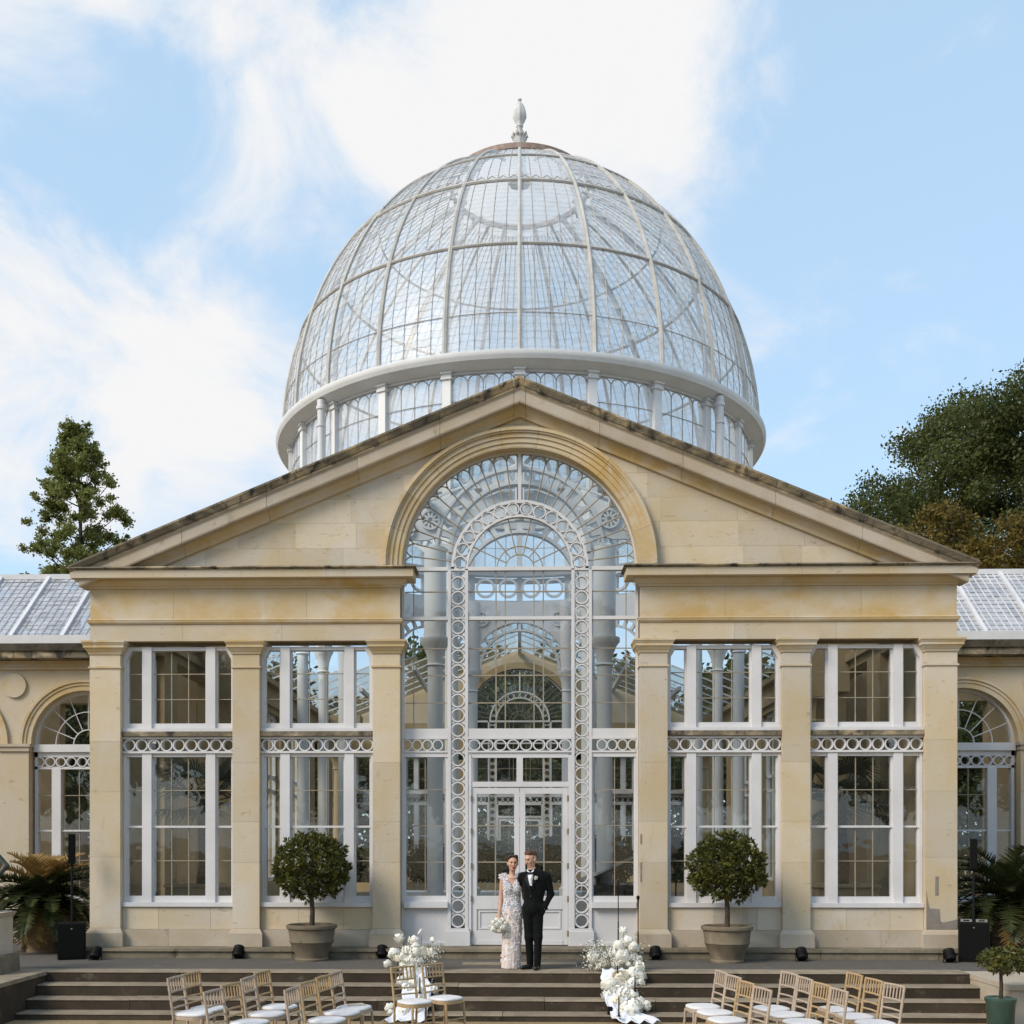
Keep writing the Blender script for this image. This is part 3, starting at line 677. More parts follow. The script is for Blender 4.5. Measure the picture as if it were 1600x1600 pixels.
for k in range(12):
    a = R_(30 * k)
    put('iron_column', colm, arcade, (RA * math.sin(a + R_(15)), -RA * math.cos(a + R_(15)), 0))
    put('iron_arch', arme, arcade, (0, 0, 0), (0, 0, a))
    for x in (-1.15, -.385, .385, 1.15):
        p = Matrix.Rotation(a, 4, 'Z') @ Vector((x, yb - .02, 10.5)); put('frieze_ring', rgm, arcade, p, (0, 0, a))
    for x in (-1.28, 1.28):
        p = Matrix.Rotation(a, 4, 'Z') @ Vector((x, yb + .06, 9.45)); put('rosette', rosm, arcade, p, (0, 0, a))
va = MB(); cv = 7.64; yv = 2.8; rv2 = 1.37
va.arc((0, cv), rv2 - .05, rv2 + .02, yv - .10, yv + .10, 0, math.pi, 32); va.arc((0, cv), rv2 + .24, rv2 + .30, yv - .08, yv + .08, 0, math.pi, 32)
for i in range(19):
    a = math.pi * (i + .5) / 19; va.bar(((rv2 + .02) * math.cos(a), yv, cv + (rv2 + .02) * math.sin(a)), ((rv2 + .25) * math.cos(a), yv, cv + (rv2 + .25) * math.sin(a)), .11, .10)
for i in range(32):
    x0, x1 = -2.9 + 5.8 * i / 32, -2.9 + 5.8 * (i + 1) / 32
    f = lambda x: cv + math.sqrt(max(0, (rv2 + .29) ** 2 - x * x)) if abs(x) < rv2 + .29 else cv + .25
    t_ = lambda x: 9.3 - .40 * abs(x)
    if t_(x0) > f(x0) and t_(x1) > f(x1):
        for y in (yv - .03, yv + .03): va.quad((x0, y, f(x0)), (x1, y, f(x1)), (x1, y, t_(x1)), (x0, y, t_(x0)))
vault = obj('vault_arch', va, white_in, con)
for s in (-1, 1):
    put('iron_column', colm, vault, (s * 1.66, yv, .0), scale=(1, 1, .772)); put('rosette', rosm, vault, (s * 1.75, yv - .06, 8.28), scale=(.8, 1, .8))
    put('frieze_ring', rgm, vault, (s * 2.25, yv - .05, 8.1), scale=(.6, 1, .6))
floor_in = obj('floor', MB().box(-7.38, 7.38, .40, YR - .40, -.4, .18), pm('paved_floor', (.22, .19, .15), (.17, .145, .11), 4, .6), con)
# side walls with openings to the wings, cornice along the top
for s in (-1, 1):
    m = MB(); x0, x1 = (6.95, 7.37)
    def bx(y0, y1, z0, z1, a=x0, b=x1): m.box(min(s * a, s * b), max(s * a, s * b), y0, y1, z0, z1)
    segs = [(.47, 1.6), (2.6, 3.4), (6.2, 8.2), (10.0, 11.5), (13.1, 14.6), (16.4, 18.4), (21.2, 22.0), (23.0, YR - .47)]
    for a, b in segs: bx(a, b, .17, 5.6)
    bx(.47, YR - .47, 5.6, 6.45); bx(.47, YR - .47, 5.75, 5.9, 6.85); bx(.47, YR - .47, 6.3, 6.45, 6.75)
    for (a, b) in ((1.6, 2.6), (8.2, 10.0), (11.5, 13.1), (14.6, 16.4), (22.0, 23.0)): bx(a, b, .17, .9)
    w = obj('side_wall', m, stone_in, con)
    for (a, b) in ((1.6, 2.6), (8.2, 10.0), (11.5, 13.1), (14.6, 16.4), (22.0, 23.0)):
        mm = MB(); X = s * 7.15
        for z in (.9, 3.4, 3.8, 5.52): mm.box(X - .05, X + .05, a, b, z, z + .08)
        for y in (a, (a + b) / 2 - .03, b - .06): mm.box(X - .05, X + .05, y, y + .06, .9, 5.6)
        sw = obj('side_window', mm, white_in, w)
        obj('pane', MB().quad((X, a, .95), (X, b, .95), (X, b, 5.55), (X, a, 5.55)), glass, sw)
    # stone columns carrying the crossing
    for y in (4.9, YR - 4.9):
        c = obj('stone_column', MB().lathe([(.42, .18), (.42, .4), (.34, .5), (.30, .6), (.27, 4.5)], 20, (s * 6.25, y, 0)), stone_in, con, 40)
        cp = MB().lathe([(.28, 4.5), (.31, 4.53), (.28, 4.57), (.30, 4.75), (.40, 4.98), (.44, 5.02)], 20, (s * 6.25, y, 0), flute=.05); cp.box(s * 6.25 - .42, s * 6.25 + .42, y - .42, y + .42, 5.02, 5.14); cp.box(s * 6.25 - .36, s * 6.25 + .7, y - .36, y + .36, 5.14, 6.4)
        obj('capital', cp, stone_in, c, 40)
# glazed roof: gable strips stopping at the drum
rf = MB(); rb = MB(); RX, RZ = 7.3, 6.5; zr = 9.42
def rz(x): return zr - (zr - RZ) * abs(x) / RX
ys = np.arange(.5, YR - .4, 1.18)
PN = []
for y0, y1 in zip(ys, ys[1:]):
    ym = (y0 + y1) / 2; lim = math.sqrt(max(0, 6.3 ** 2 - (ym - YC) ** 2)) if abs(ym - YC) < 6.3 else 0
    for s in (-1, 1): PN.append([(s * RX, y0, RZ), (s * RX, y1, RZ), (s * lim, y1, rz(lim)), (s * lim, y0, rz(lim))])
    for s in (-1, 1): rb.bar((s * RX, y0, RZ), (s * lim, y0, rz(lim)), .024, .045, nrm=(0, 0, 1))
roof = obj('glazed_roof', rb, white_in, con)
for x in (7.2, 5.4, 3.6, 1.8, 0):
    for s in ((-1, 1) if x else (1,)):
        for a, b in ((.5, YC - 6.2), (YC + 6.2, YR - .5)): obj('roof_purlin', MB().box(s * x - .06, s * x + .06, a, b, rz(x) - .16, rz(x) - .02), white_in, roof)
for q in PN: obj('pane', MB().quad(*q), glass, roof)
# ------------------------------------------------------------------ the wings
WY = 2.9
def wing(s, label):
    w = thing('conservatory_wing', label, 'building')
    X = lambda x: s * x
    def bx(m, a, b, y0, y1, z0, z1): m.box(min(X(a), X(b)), max(X(a), X(b)), y0, y1, z0, z1)
    k = (WY + 18.8) / F
    def z(py): return CAMZ + (1317 - py) * k
    zs = z(1161); C1 = 8.66; P = 2.78; RO, RI = 1.27, 1.06
    arches = [C1 + P * i for i in range(3)]
    # wall skin above the springing with arched openings
    m = MB(); zt = z(1030); x0, x1 = 7.36, C1 + P * 2 + 1.4; n = 150
    for y, fl in ((WY, 0), (WY + .4, 1)):
        for i in range(n):
            a, b = x0 + (x1 - x0) * i / n, x0 + (x1 - x0) * (i + 1) / n
            def lo(x):
                for c in arches:
                    if abs(x - c) < RO - .03: return zs + math.sqrt((RO - .03) ** 2 - (x - c) ** 2)
                return zs
            m.quad((X(a), y, lo(a)), (X(b), y, lo(b)), (X(b), y, zt), (X(a), y, zt))
    wall = obj('wall', m, stone, w)
    xp = [7.36] + [v for c in arches for v in (c - RI - .02, c + RI + .02)] + [x1]
    for i in range(0, len(xp) - 1, 2):
        a, b = xp[i], xp[i + 1]
        if b - a < .05: continue
        p = MB(); bx(p, a + .02, b - .02, WY - .03, WY + .4, .30, zs - .15); pier = obj('pier', p, stone, w)
        p = MB(); bx(p, a - .0, b + .0, WY - .07, WY + .42, zs - .149, zs - .06); bx(p, a - .03, b + .03, WY - .10, WY + .43, zs - .059, zs - .002); obj('impost', p, stone_pale, pier)
        p = MB(); bx(p, a - .02, b + .02, WY - .08, WY + .42, 0, .298); obj('base', p, stone_pale, pier)
    for i in range(2):
        xm = C1 + P * (i + .5); r = MB()
        r.add([(X(xm) + .24 * math.cos(t), y, z(1069) + .24 * math.sin(t)) for y in (WY - .05, WY + .02) for t in [2 * math.pi * q / 28 for q in range(28)]], [tuple(range(28))] + [(q, (q + 1) % 28, 28 + (q + 1) % 28, 28 + q) for q in range(28)])
        obj('roundel', r, stone_y, w)
    for i, c in enumerate(arches):
        av = MB()
        for r0, r1, y in ((RI, RI + .10, WY - .015), (RI + .10, RI + .16, WY - .035), (RI + .16, RO, WY - .06)): av.arc((X(c), zs), r0, r1, y, WY + .4, 0, math.pi, 30)
        obj('archivolt', av, stone_y, w)
        f = MB(); ya, yb = WY + .16, WY + .28; XX = X(c)
        f.box(XX - RI, XX + RI, ya - .06, yb, z(1173), z(1161)); f.box(XX - RI, XX + RI, ya, yb, z(1181), z(1173) - .001); f.box(XX - RI, XX + RI, ya, yb, z(1200), z(1196))
        f.box(XX - RI, XX + RI, ya - .06, yb + .02, .78, .9)
        for sx in (-1, 1): f.box(XX + sx * .62 - .09, XX + sx * .62 + .09, ya - .02, yb, .9, z(1200)); f.box(XX + sx * (RI - .03) - .03, XX + sx * (RI - .03) + .03, ya, yb, .9, z(1161))
        f.arc((XX, zs), RI - .05, RI, ya, yb, 0, math.pi, 28)
        win = obj('window', f, white, w)
        if i < 2:
            for q in range(10): put('tracery_ring', ring_s, win, (XX - .96 + q * .2133, WY + .2, (z(1181) + z(1196)) / 2), scale=(.98, 1, .95))
            for sx in range(3):
                a, b = ((XX - 1.0, XX - .71), (XX - .53, XX + .53), (XX + .71, XX + 1.0))[sx]
                xs = [a, a + .353, b - .353, b] if sx == 1 else [a, b]
                panes(win, xs, [.9, 1.6, 2.18], WY + .23); panes(win, xs, [2.21, 2.9, z(1200)], WY + .215)
                gbar(win, a, b, 2.178, 2.212, WY + .205, .06, unit_white, 'sash_rail')
        else: pane(win, XX - 1, XX + 1, .9, z(1200), WY + .22)
        pane(win, XX - 1.0, XX + 1.0, z(1196), z(1181), WY + .24)
        hd = MB().add([(XX, WY + .24, zs)] + [(XX + RI * math.cos(t), WY + .24, zs + RI * math.sin(t)) for t in [math.pi * q / 24 for q in range(25)]], [(0, q, q + 1) for q in range(1, 25)])
        obj('pane', hd, glass, win)
        def arcbar(r): obj('glazing_bar', MB().tube([(XX + r * math.cos(t), WY + .225, zs + r * math.sin(t)) for t in [math.pi * q / 20 for q in range(21)]], .011, 5), white, win)
        arcbar(.30); arcbar(.66)
        for q in range(1, 8):
            t = math.pi * q / 8; obj('glazing_bar', MB().tube([(XX + .30 * math.cos(t), WY + .225, zs + .30 * math.sin(t)), (XX + 1.02 * math.cos(t), WY + .225, zs + 1.02 * math.sin(t))], .010, 5), white, win)
    e = MB(); xe = x1
    bx(e, 7.36, xe, WY - .03, WY + .42, z(1041), z(1030)); ent = obj('entablature', e, stone_y, w)
    e = MB(); bx(e, 7.36, xe, WY - .06, WY + .4, z(1044), z(1041) - .001); obj('fillet_moulding', e, stone_y, ent)
    cuts = np.linspace(7.36, xe, 6)
    for a, b in zip(cuts, cuts[1:]):
        e = MB(); bx(e, a + .002, b - .002, WY - .34, WY + .4, z(1029.5), z(1019)); obj('cornice_stone', e, stone_dk, ent)
        e = MB(); bx(e, a + .002, b - .002, WY - .38, WY + .4, z(1018.8), z(1007.5)); obj('gutter_stone', e, stone_black, ent)
    # glazed roof
    ya, za, yb, zb = WY - .10, z(996), WY + 1.72, z(996) + 1.62
    ry = lambda t: ya + (yb - ya) * t
    rzz = lambda t: za + (zb - za) * t
    g = MB(); bx(g, 7.36, xe, WY - .36, WY - .10, z(1007.3), z(994.5)); bx(g, 7.36, xe, yb - .05, yb + .25, zb - .02, zb + .09)
    rf = obj('glass_roof', g, white, w)
    nrm = Vector((0, -(zb - za), yb - ya)).normalized()
    big = [8.03 + 1.03 * i for i in range(7)]
    for x in big:
        if x < xe: obj('rafter', MB().bar((X(x), ya, za), (X(x), yb, zb), .075, .13, nrm=nrm), white, rf)
    thin = MB().bar((0, ya, za + .012), (0, yb, zb + .012), .016, .03, nrm=nrm).mesh('glazing_bar', lap_m if s < 0 else white)
    st = 1.03 / 7; nrow = 15; tt = [0] + [(i + 1) / nrow for i in range(nrow)]
    pme = {}
    for k in range(nrow):
        t0, t1 = tt[k], tt[k + 1]; mm = MB(); L = .012
        mm.quad((.006, ry(t0) - L * .7, rzz(t0) + L), (st - .006, ry(t0) - L * .7, rzz(t0) + L), (st - .006, ry(t1), rzz(t1)), (.006, ry(t1), rzz(t1)), 0)
        f = .05; q0, q1 = t0, t0 + (t1 - t0) * f
        mm.quad((.006, ry(q0) - L, rzz(q0) + L * 1.3), (st - .006, ry(q0) - L, rzz(q0) + L * 1.3), (st - .006, ry(q1) - L, rzz(q1) + L * 1.3), (.006, ry(q1) - L, rzz(q1) + L * 1.3), 1)
        pme[k] = mm.mesh('pane', [glass_r, lap_m])
    cnt = 0; rest = MB()
    j = 0
    while True:
        x = 7.0 + st * j; j += 1
        if x + st > xe: break
        if x + st < 7.38: continue
        put('glazing_bar', thin, rf, (X(x), 0, 0))
        xa = min(X(x), X(x + st))
        for k in range(nrow):
            if 7.9 < x < 10.7 and cnt < 300:
                put('pane', pme[k], rf, (xa, 0, 0), (random.uniform(-.001, .001), 0, 0)); cnt += 1
            else:
                me = pme[k]; rest.add([(v.co.x + xa, v.co.y, v.co.z) for v in me.vertices][:4], [(0, 1, 2, 3)], 0)
    o = obj('roof_panes', rest, [glass_r], rf); o['kind'] = 'stuff'
    # back slope, back wall and floor close the wing
    b = MB(); bx(b, 7.4, xe, WY + 3.7, WY + 4.0, 0, .9); bx(b, 7.4, xe, WY + 3.7, WY + 4.0, 5.2, 5.9)
    for c in [7.5 + 1.6 * q for q in range(5)]: bx(b, c, c + .5, WY + 3.7, WY + 4.0, .9, 5.2)
    obj('rear_wall', b, stone_in, w)
    b = MB(); bx(b, 7.4, xe, WY + .41, WY + 3.69, -.4, .12); obj('floor', b, stone_in, w)
    b = MB(); b.quad((X(7.4), yb + .2, zb), (X(xe), yb + .2, zb), (X(xe), WY + 4.0, 5.9), (X(7.4), WY + 4.0, 5.9)); obj('roof_panes', b, glass_r, rf)
    b = MB(); bx(b, xe - .3, xe, WY, WY + 4, 0, 5.9); obj('end_wall', b, stone_in, w)
    return w
wing(-1, 'glass-roofed wing with arched window behind the clay-potted palm with golden fronds')
wing(1, 'glass-roofed wing with arched window behind the dark palm and the autumn trees')

# ------------------------------------------------------------------ ground, terrace, steps
m = MB(); m.quad((-400, -400, -.58), (400, -400, -.58), (400, 900, -.58), (-400, 900, -.58)); struct('ground', m, ground_m)
m = MB(); m.box(-16, 16, -1.86, 8, -.575, 0); struct('terrace', m, gravel_m)
obj('threshold_slab', MB().box(-.92, .92, -1.25, -.9, .0, .012), tread_m, bpy.data.objects['terrace'])
pl = struct('plinth', MB().box(-7.55, 7.55, -.26, .6, .001, .12), plinth_m)
cuts = [-7.62]
while cuts[-1] < 7.0: cuts.append(min(7.62, cuts[-1] + random.uniform(1.5, 2.3)))
cuts[-1] = 7.62
for a, b in zip(cuts, cuts[1:]):
    y = random.uniform(-.004, .004)
    obj('plinth_stone', MB().box(a + .004, b - .004, -.325 + y, .3, .001, .118), plinth_m, pl)
    obj('plinth_capping', MB().tbox(a + .003, b - .003, -.33 + y, .45, .121, .168, .03, .025, 0, 0), plinth_m, pl)
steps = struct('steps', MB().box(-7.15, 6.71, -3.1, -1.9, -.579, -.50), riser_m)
SY = [-2.22, -2.56, -2.90, -3.24]
XL, XR = -7.2, 6.72
for i, y in enumerate(SY):
    z1 = -.163 * i; yb = (SY[i - 1] + .03) if i else -1.8
    cuts = [XL]
    while cuts[-1] < XR - 1.0: cuts.append(cuts[-1] + random.uniform(1.5, 2.6))
    cuts[-1] = XR
    for a, b in zip(cuts, cuts[1:]):
        dz = random.uniform(-.005, .003); dy = random.uniform(-.007, .007)
        obj('step_tread', MB().tbox(a + .004, b - .004, y + dy + .006, yb + .02, z1 - .014 + dz, z1 + .003 + dz, .006, .0, 0, 0), tread_m, steps)
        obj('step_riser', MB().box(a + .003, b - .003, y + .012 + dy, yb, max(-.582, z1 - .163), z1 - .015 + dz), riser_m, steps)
# cheek walls
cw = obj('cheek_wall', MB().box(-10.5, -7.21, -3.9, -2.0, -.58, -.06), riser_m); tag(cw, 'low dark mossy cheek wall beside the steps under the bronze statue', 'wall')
obj('coping_stone', MB().box(-10.5, -7.19, -3.92, -1.87, -.059, .0), tread_m, cw)
cw = obj('cheek_wall', MB().box(6.73, 10.5, -3.5, -2.0, -.58, -.075), stone_pale); tag(cw, 'low pale stone cheek wall beside the steps behind the green planter', 'wall')
obj('coping_stone', MB().box(6.72, 10.5, -3.53, -1.87, -.074, -.004), stone_pale, cw)
# ------------------------------------------------------------------ trees
def lobes_leaves(lobes, n, size, aspect=.6, shell=.75, rng=RNG, jig=.0):
    w = np.array([r ** 2 for _, r in lobes]); w = w / w.sum(); cnt = np.maximum(8, (w * n).astype(int)); C = []
    for (c, r), k in zip(lobes, cnt):
        d = unit(rng.normal(size=(k, 3))); rad = r * (shell + (1 - shell) * rng.uniform(-1, 1, (k, 1))) * (1 + .22 * rng.normal(size=(k, 1)))
        C.append(np.array(c) + d * rad * np.array([1, 1, .78]))
    return leaf_quads(np.concatenate(C), size, aspect, rng=rng)
def make_tree(name, label, base, H, lobes, nleaf, lsize, leafm, trunk_r, barkm, limbs=12, lean=0, group=None, shell=.75):
    t = thing(name, label, 'tree', base, 0, group)
    top = max(c[2] + r for c, r in lobes)
    m = MB(); k = 8
    tp = [(lean * i / k + .15 * math.sin(i * 1.3), .12 * math.cos(i * 1.7), H * .92 * i / k) for i in range(k + 1)]
    m.tube(tp, [max(.03, trunk_r * (1 - .93 * i / k)) * (1.35 if i == 0 else 1) for i in range(k + 1)], 9)
    obj('trunk', m, barkm, t, 60)
    idx = list(range(len(lobes))); random.shuffle(idx)
    for q in idx[:limbs]:
        c, r = lobes[q]; f = max(.15, min(.85, (c[2] - math.hypot(c[0], c[1]) * .55) / (H * .92))); i = f * k; a = Vector(tp[int(i)]).lerp(Vector(tp[min(k, int(i) + 1)]), i - int(i))
        e = Vector(c); mid = a.lerp(e, .5) + Vector((0, 0, -.08 * (e - a).length)); r0 = max(.03, trunk_r * (1 - f) * .5)
        obj('limb', MB().tube([a, a.lerp(mid, .6), mid, mid.lerp(e, .6), e], [r0, r0 * .8, r0 * .6, r0 * .4, .02], 6), barkm, t, 60)
    put('crown', quads_mesh('crown', lobes_leaves(lobes, nleaf, lsize, shell=shell), leafm), t)
    return t
def round_lobes(rx, ry, rz, cz, n, r0, r1, seed, inner=.55):
    g = np.random.default_rng(seed); L = []
    for i in range(n):
        d = g.normal(size=3); d /= np.linalg.norm(d)
        if d[2] < -.55: d[2] *= -.5
        f = g.uniform(inner, 1.0) ** .6
        L.append(((d[0] * rx * f, d[1] * ry * f, cz + d[2] * rz * f), g.uniform(r0, r1)))
    return L
x, zt = onY(1588, 545, 33.5)
make_tree('oak_tree', 'large dark green broadleaf tree rising beyond the wing roof', (x, 33.5, -.55), zt, round_lobes(7.4, 6.2, 7.2, zt - 8.0, 260, .6, 1.5, 3, .62), 130000, .175, leaf_dark, .55, bark_d, 16)
x, zt = onY(122, 618, 27)
g = np.random.default_rng(5); L = []
for i in range(420):
    h = g.uniform(.30, 1.0) ** .85; a = g.uniform(0, 6.28); f = g.uniform(.25, 1.0)
    R = (3.7 * (1 - h) ** .66 + .78) * (1 - .25 * (h > .93)); L.append(((R * f * math.cos(a), R * f * math.sin(a), zt * h * .97 - .15 * f), g.uniform(.16, .42)))
make_tree('poplar_tree', 'slender light green tree with gappy crown beyond the wing roof', (x, 27, -.55), zt + .5, L, 70000, .13, leaf_mid, .30, bark_d, 70, shell=.6)
for px, py, Y, rx, lab, sd_ in ((1447, 806, 21.5, 2.0, 'golden brown autumn tree showing just over the pediment slope', 8), (1580, 828, 20.5, 2.1, 'golden brown autumn tree rising over the wing roof ridge', 9)):
    x, zt = onY(px, py, Y); zt += 1.3
    make_tree('autumn_tree', lab, (x, Y, -.55), zt - .6, round_lobes(rx, 1.9, 3.4, zt - 3.5, 60, .35, .8, sd_), 16000, .15, leaf_aut, .22, bark, 10)
# trees standing behind the building, seen through its windows
bt = make_tree('garden_tree', 'dark leafy tree behind the building, seen through its windows', (-4.5, 33, -.55), 11.5, round_lobes(4.2, 3.6, 4.6, 6.6, 60, .8, 1.5, 21, .3), 20000, .36, leaf_dark, .32, bark_d, 8, group='trees behind the conservatory')
for i, (x, y, s, r) in enumerate(((1.2, 37, 1.0, 1.1), (5.2, 32, .92, 2.3), (-10.5, 31, .9, 3.0), (10.8, 33, .95, 4.1), (-1.5, 43, 1.1, 5.0), (-16.5, 20, .72, .6), (17, 21, .70, 1.9))):
    c = copy_tree(bt); c.location = (x, y, -.55); c.scale = (s, s, s); c.rotation_euler.z = r
# hedge trees across the lawn in front, mirrored in the panes
gt = make_tree('lawn_tree', 'broad dark tree across the lawn facing the conservatory', (-15, -49, -.55), 13, round_lobes(6.2, 5, 5.4, 7.4, 70, 1.2, 2.3, 31, .2), 16000, .8, leaf_dark, .4, bark_d, 6, group='trees across the lawn')
for i, (x, y, s, r) in enumerate(((-5, -51, 1.25, 1.1), (5, -48, 1.2, 2.3), (15, -50, 1.3, 3.0), (26, -49, 1.25, 5.6), (-26, -50, 1.3, 4.0), (-38, -46, 1.3, .4), (38, -48, 1.2, 5.2))):
    c = copy_tree(gt); c.location = (x, y, -.55); c.scale = (s, s, s); c.rotation_euler.z = r

g = np.random.default_rng(77)
C = np.stack([g.uniform(-24, 24, 42000), 29.5 + g.uniform(-.7, .7, 42000), -.5 + 5.6 * g.uniform(0, 1, 42000) ** .8], 1)
C[:, 2] *= 1 + .12 * np.sin(C[:, 0] * .9) + .08 * np.sin(C[:, 0] * 2.3)
hd = thing('hedge', 'tall dark hedge behind the building, seen low through its windows', 'hedge', (0, 0, 0))
put('foliage', quads_mesh('foliage', leaf_quads(C, .36, .55, rng=g), leaf_dark), hd)
for i in range(16): obj('stem', MB().tube([(-22.5 + 3 * i, 29.5, -.55), (-22.3 + 3 * i, 29.6, 2.5)], [.08, .03], 6), bark_d, hd)

# ------------------------------------------------------------------ clipped bay trees in pots
def pot_mesh(mb, r0, r1, h):
    return mb.lathe([(r0 * 1.04, 0), (r0 * 1.06, .03), (r0 * .98, .05), (r0 * 1.02, .10 * h / .6), (r1 * .86, h * .50), (r1 * .89, h * .52), (r1 * .89, h * .55), (r1 * .875, h * .57), (r1 * .93, h * .86), (r1 * 1.0, h * .89), (r1 * 1.02, h * .94), (r1 * 1.0, h * .985), (r1 * .93, h), (r1 * .88, h * .97), (r1 * .84, h * .85)], 40)
def bay_tree(px, py, label, seed):
    x, y = onZ(px, py, 0.0); y += .28
    t = thing('potted_bay_tree', label, 'potted tree', (x, y, 0.0))
    pot = obj('pot', pot_mesh(MB(), .265, .415, .60), terracotta, t, 35)
    obj('soil', MB().lathe([(.0, .555), (.2, .553), (.36, .53)], 28), soil, pot, 60)
    obj('trunk', MB().tube([(0, 0, .5), (.012, .01, .8), (-.006, 0, 1.1), (0, 0, 1.5)], [.048, .04, .038, .03], 10), bark, t, 60)
    g = np.random.default_rng(seed); n = 1050                # leafy shoots, each a whorl of leaves
    d = unit(g.normal(size=(n, 3))); low = d[:, 2] < -.45; d[low, 2] *= .62; d = unit(d)
    ph = np.arctan2(d[:, 1], d[:, 0]); clump = np.sin(d[:, 0] * 9 + seed) * np.sin(d[:, 1] * 10 + 2 * seed) + np.sin(d[:, 2] * 9 + 3 * seed + 2 * ph)
    rad = (g.uniform(.0, 1, n) ** .22) * (1 + .045 * clump + .035 * g.normal(size=n))
    C = d * rad[:, None] * np.array([.615, .60, .555]) + np.array([0, 0, 1.545])
    C[:, 2] = np.maximum(C[:, 2], 1.00 + .05 * np.sin(3 * ph + seed) + g.uniform(-.03, .12, n))
    Q = []
    for w in range(9):
        dr = unit(d * .75 + unit(g.normal(size=(n, 3))) * .85); L_ = .085 * g.uniform(.7, 1.25, (n, 1)); sd3 = unit(np.cross(dr, unit(g.normal(size=(n, 3))))) * L_ * .19; b0 = C + dr * .012; m0 = C + dr * L_ * .55
        Q.append(np.stack([b0, m0 + sd3, C + dr * L_, m0 - sd3], 1))
    put('crown', quads_mesh('crown', np.concatenate(Q), leaf_box), t)
    for k in range(9):
        a = k * .7 + seed; e = (.38 * math.cos(a), .38 * math.sin(a), 1.5 + .3 * math.sin(k * 2.1))
        obj('twig', MB().tube([(0, 0, 1.15 + .03 * k), (e[0] * .4, e[1] * .4, 1.32), e], [.018, .012, .005], 5), bark, t)
    return t
bay_tree(482, 1503, 'clipped round bay tree in stone pot on the side of the bride', 1)
bay_tree(1141, 1506, 'clipped round bay tree in stone pot on the side of the groom', 2)
# small clipped tree in green planter
x, y = 6.42, -3.95
t = thing('green_planter', 'small clipped tree in a round green glazed planter by the steps', 'planter', (x, y, -.58))
obj('pot', MB().lathe([(.15, 0), (.165, .02), (.185, .40), (.20, .42), (.20, .46), (.185, .47), (.165, .44)], 28), pm('green_glaze', (.032, .07, .053), (.05, .095, .075), 5, .35, .05, 30, .5), t, 40)
obj('soil', MB().lathe([(0, .445), (.17, .44)], 20), pm('pebble_mulch', (.30, .28, .24), (.18, .16, .13), 60, .9, .8, 80), t)
obj('trunk', MB().tube([(0, 0, .4), (.01, 0, .6), (0, 0, .92)], [.032, .026, .02], 8), bark_d, t, 60)
g = np.random.default_rng(4); n = 900; d = unit(g.normal(size=(n, 3))); C = d * (g.uniform(0, 1, (n, 1)) ** .4) * np.array([.40, .36, .19]) + np.array([.08, 0, .96])
put('crown', quads_mesh('crown', leaf_quads(C, .085, .42, rng=g), leaf_box), t)

# ------------------------------------------------------------------ palms
def frond_quads(base, az, elev, L, droop, nl, ll, w, rng, fold=.5):
    """one feather frond: midrib points and leaflet quads"""
    P = []; p = np.array(base, float); e = elev
    for i in range(13):
        P.append(p.copy()); p = p + np.array([math.cos(az) * math.cos(e), math.sin(az) * math.cos(e), math.sin(e)]) * L / 12; e -= droop / 12
    P = np.array(P); Q = []
    for i in range(nl):
        f = .12 + .88 * i / nl; k = f * 12; j = min(11, int(k)); c = P[j] + (P[j + 1] - P[j]) * (k - j); tdir = unit(P[j + 1] - P[j])
        side = unit(np.cross(tdir, [0, 0, 1])); up = np.cross(side, tdir); l = ll * (math.sin(math.pi * min(1, .15 + f * .85)) ** .6) * rng.uniform(.85, 1.1)
        for s in (-1, 1):
            d = unit(tdir * .55 + side * s * .8 + up * fold + rng.normal(size=3) * .06); e_ = c + d * l; wv = unit(np.cross(d, up)) * w * .5
            Q.append([c - wv, c + wv, e_ + wv * .15 - np.array([0, 0, l * .12]), e_ - wv * .15 - np.array([0, 0, l * .12])])
    return P, np.array(Q)
def cycad(label, px, py, Y, seed, potm, dry, nfr=96, sc=1.14):
    g = np.random.default_rng(seed); x, _ = onY(px, py, Y)
    t = thing('potted_palm', label, 'potted palm', (x, Y, 0))
    obj('pot', pot_mesh(MB(), .27, .45, .62), potm, t, 35); obj('soil', MB().lathe([(0, .57), (.39, .55)], 24), soil, t)
    obj('trunk', MB().lathe([(.13, .5), (.17, .7), (.16, .9), (.08, 1.02)], 14, flute=.08), bark_d, t)
    for i in range(nfr):
        az = i * 2.399 + g.uniform(-.2, .2); f = i / nfr; el = (-.35 + 1.65 * f) + g.uniform(-.15, .15); isdry = (f > .80 and dry) or (f < .12)
        P, Q = frond_quads((0, 0, .88 + .14 * f), az, el, sc * g.uniform(.85, 1.05), 1.1 + .5 * (1 - f), 24, .25 * sc, .046, g)
        fr = obj('frond', MB().tube(P, [.011] * 7 + [.006] * 6, 4), leaf_dry if isdry else leaf_palm, t)
        put('leaflets', quads_mesh('leaflets', Q, leaf_dry if isdry else leaf_palm), fr, kind='stuff')
cycad('bushy palm with golden new fronds in clay pot behind a speaker', 68, 1490, .75, 3, clay, True)
cycad('dark bushy palm in stone pot behind the speaker with silver handles', 1575, 1492, .70, 6, terracotta, False, 74, 1.2)
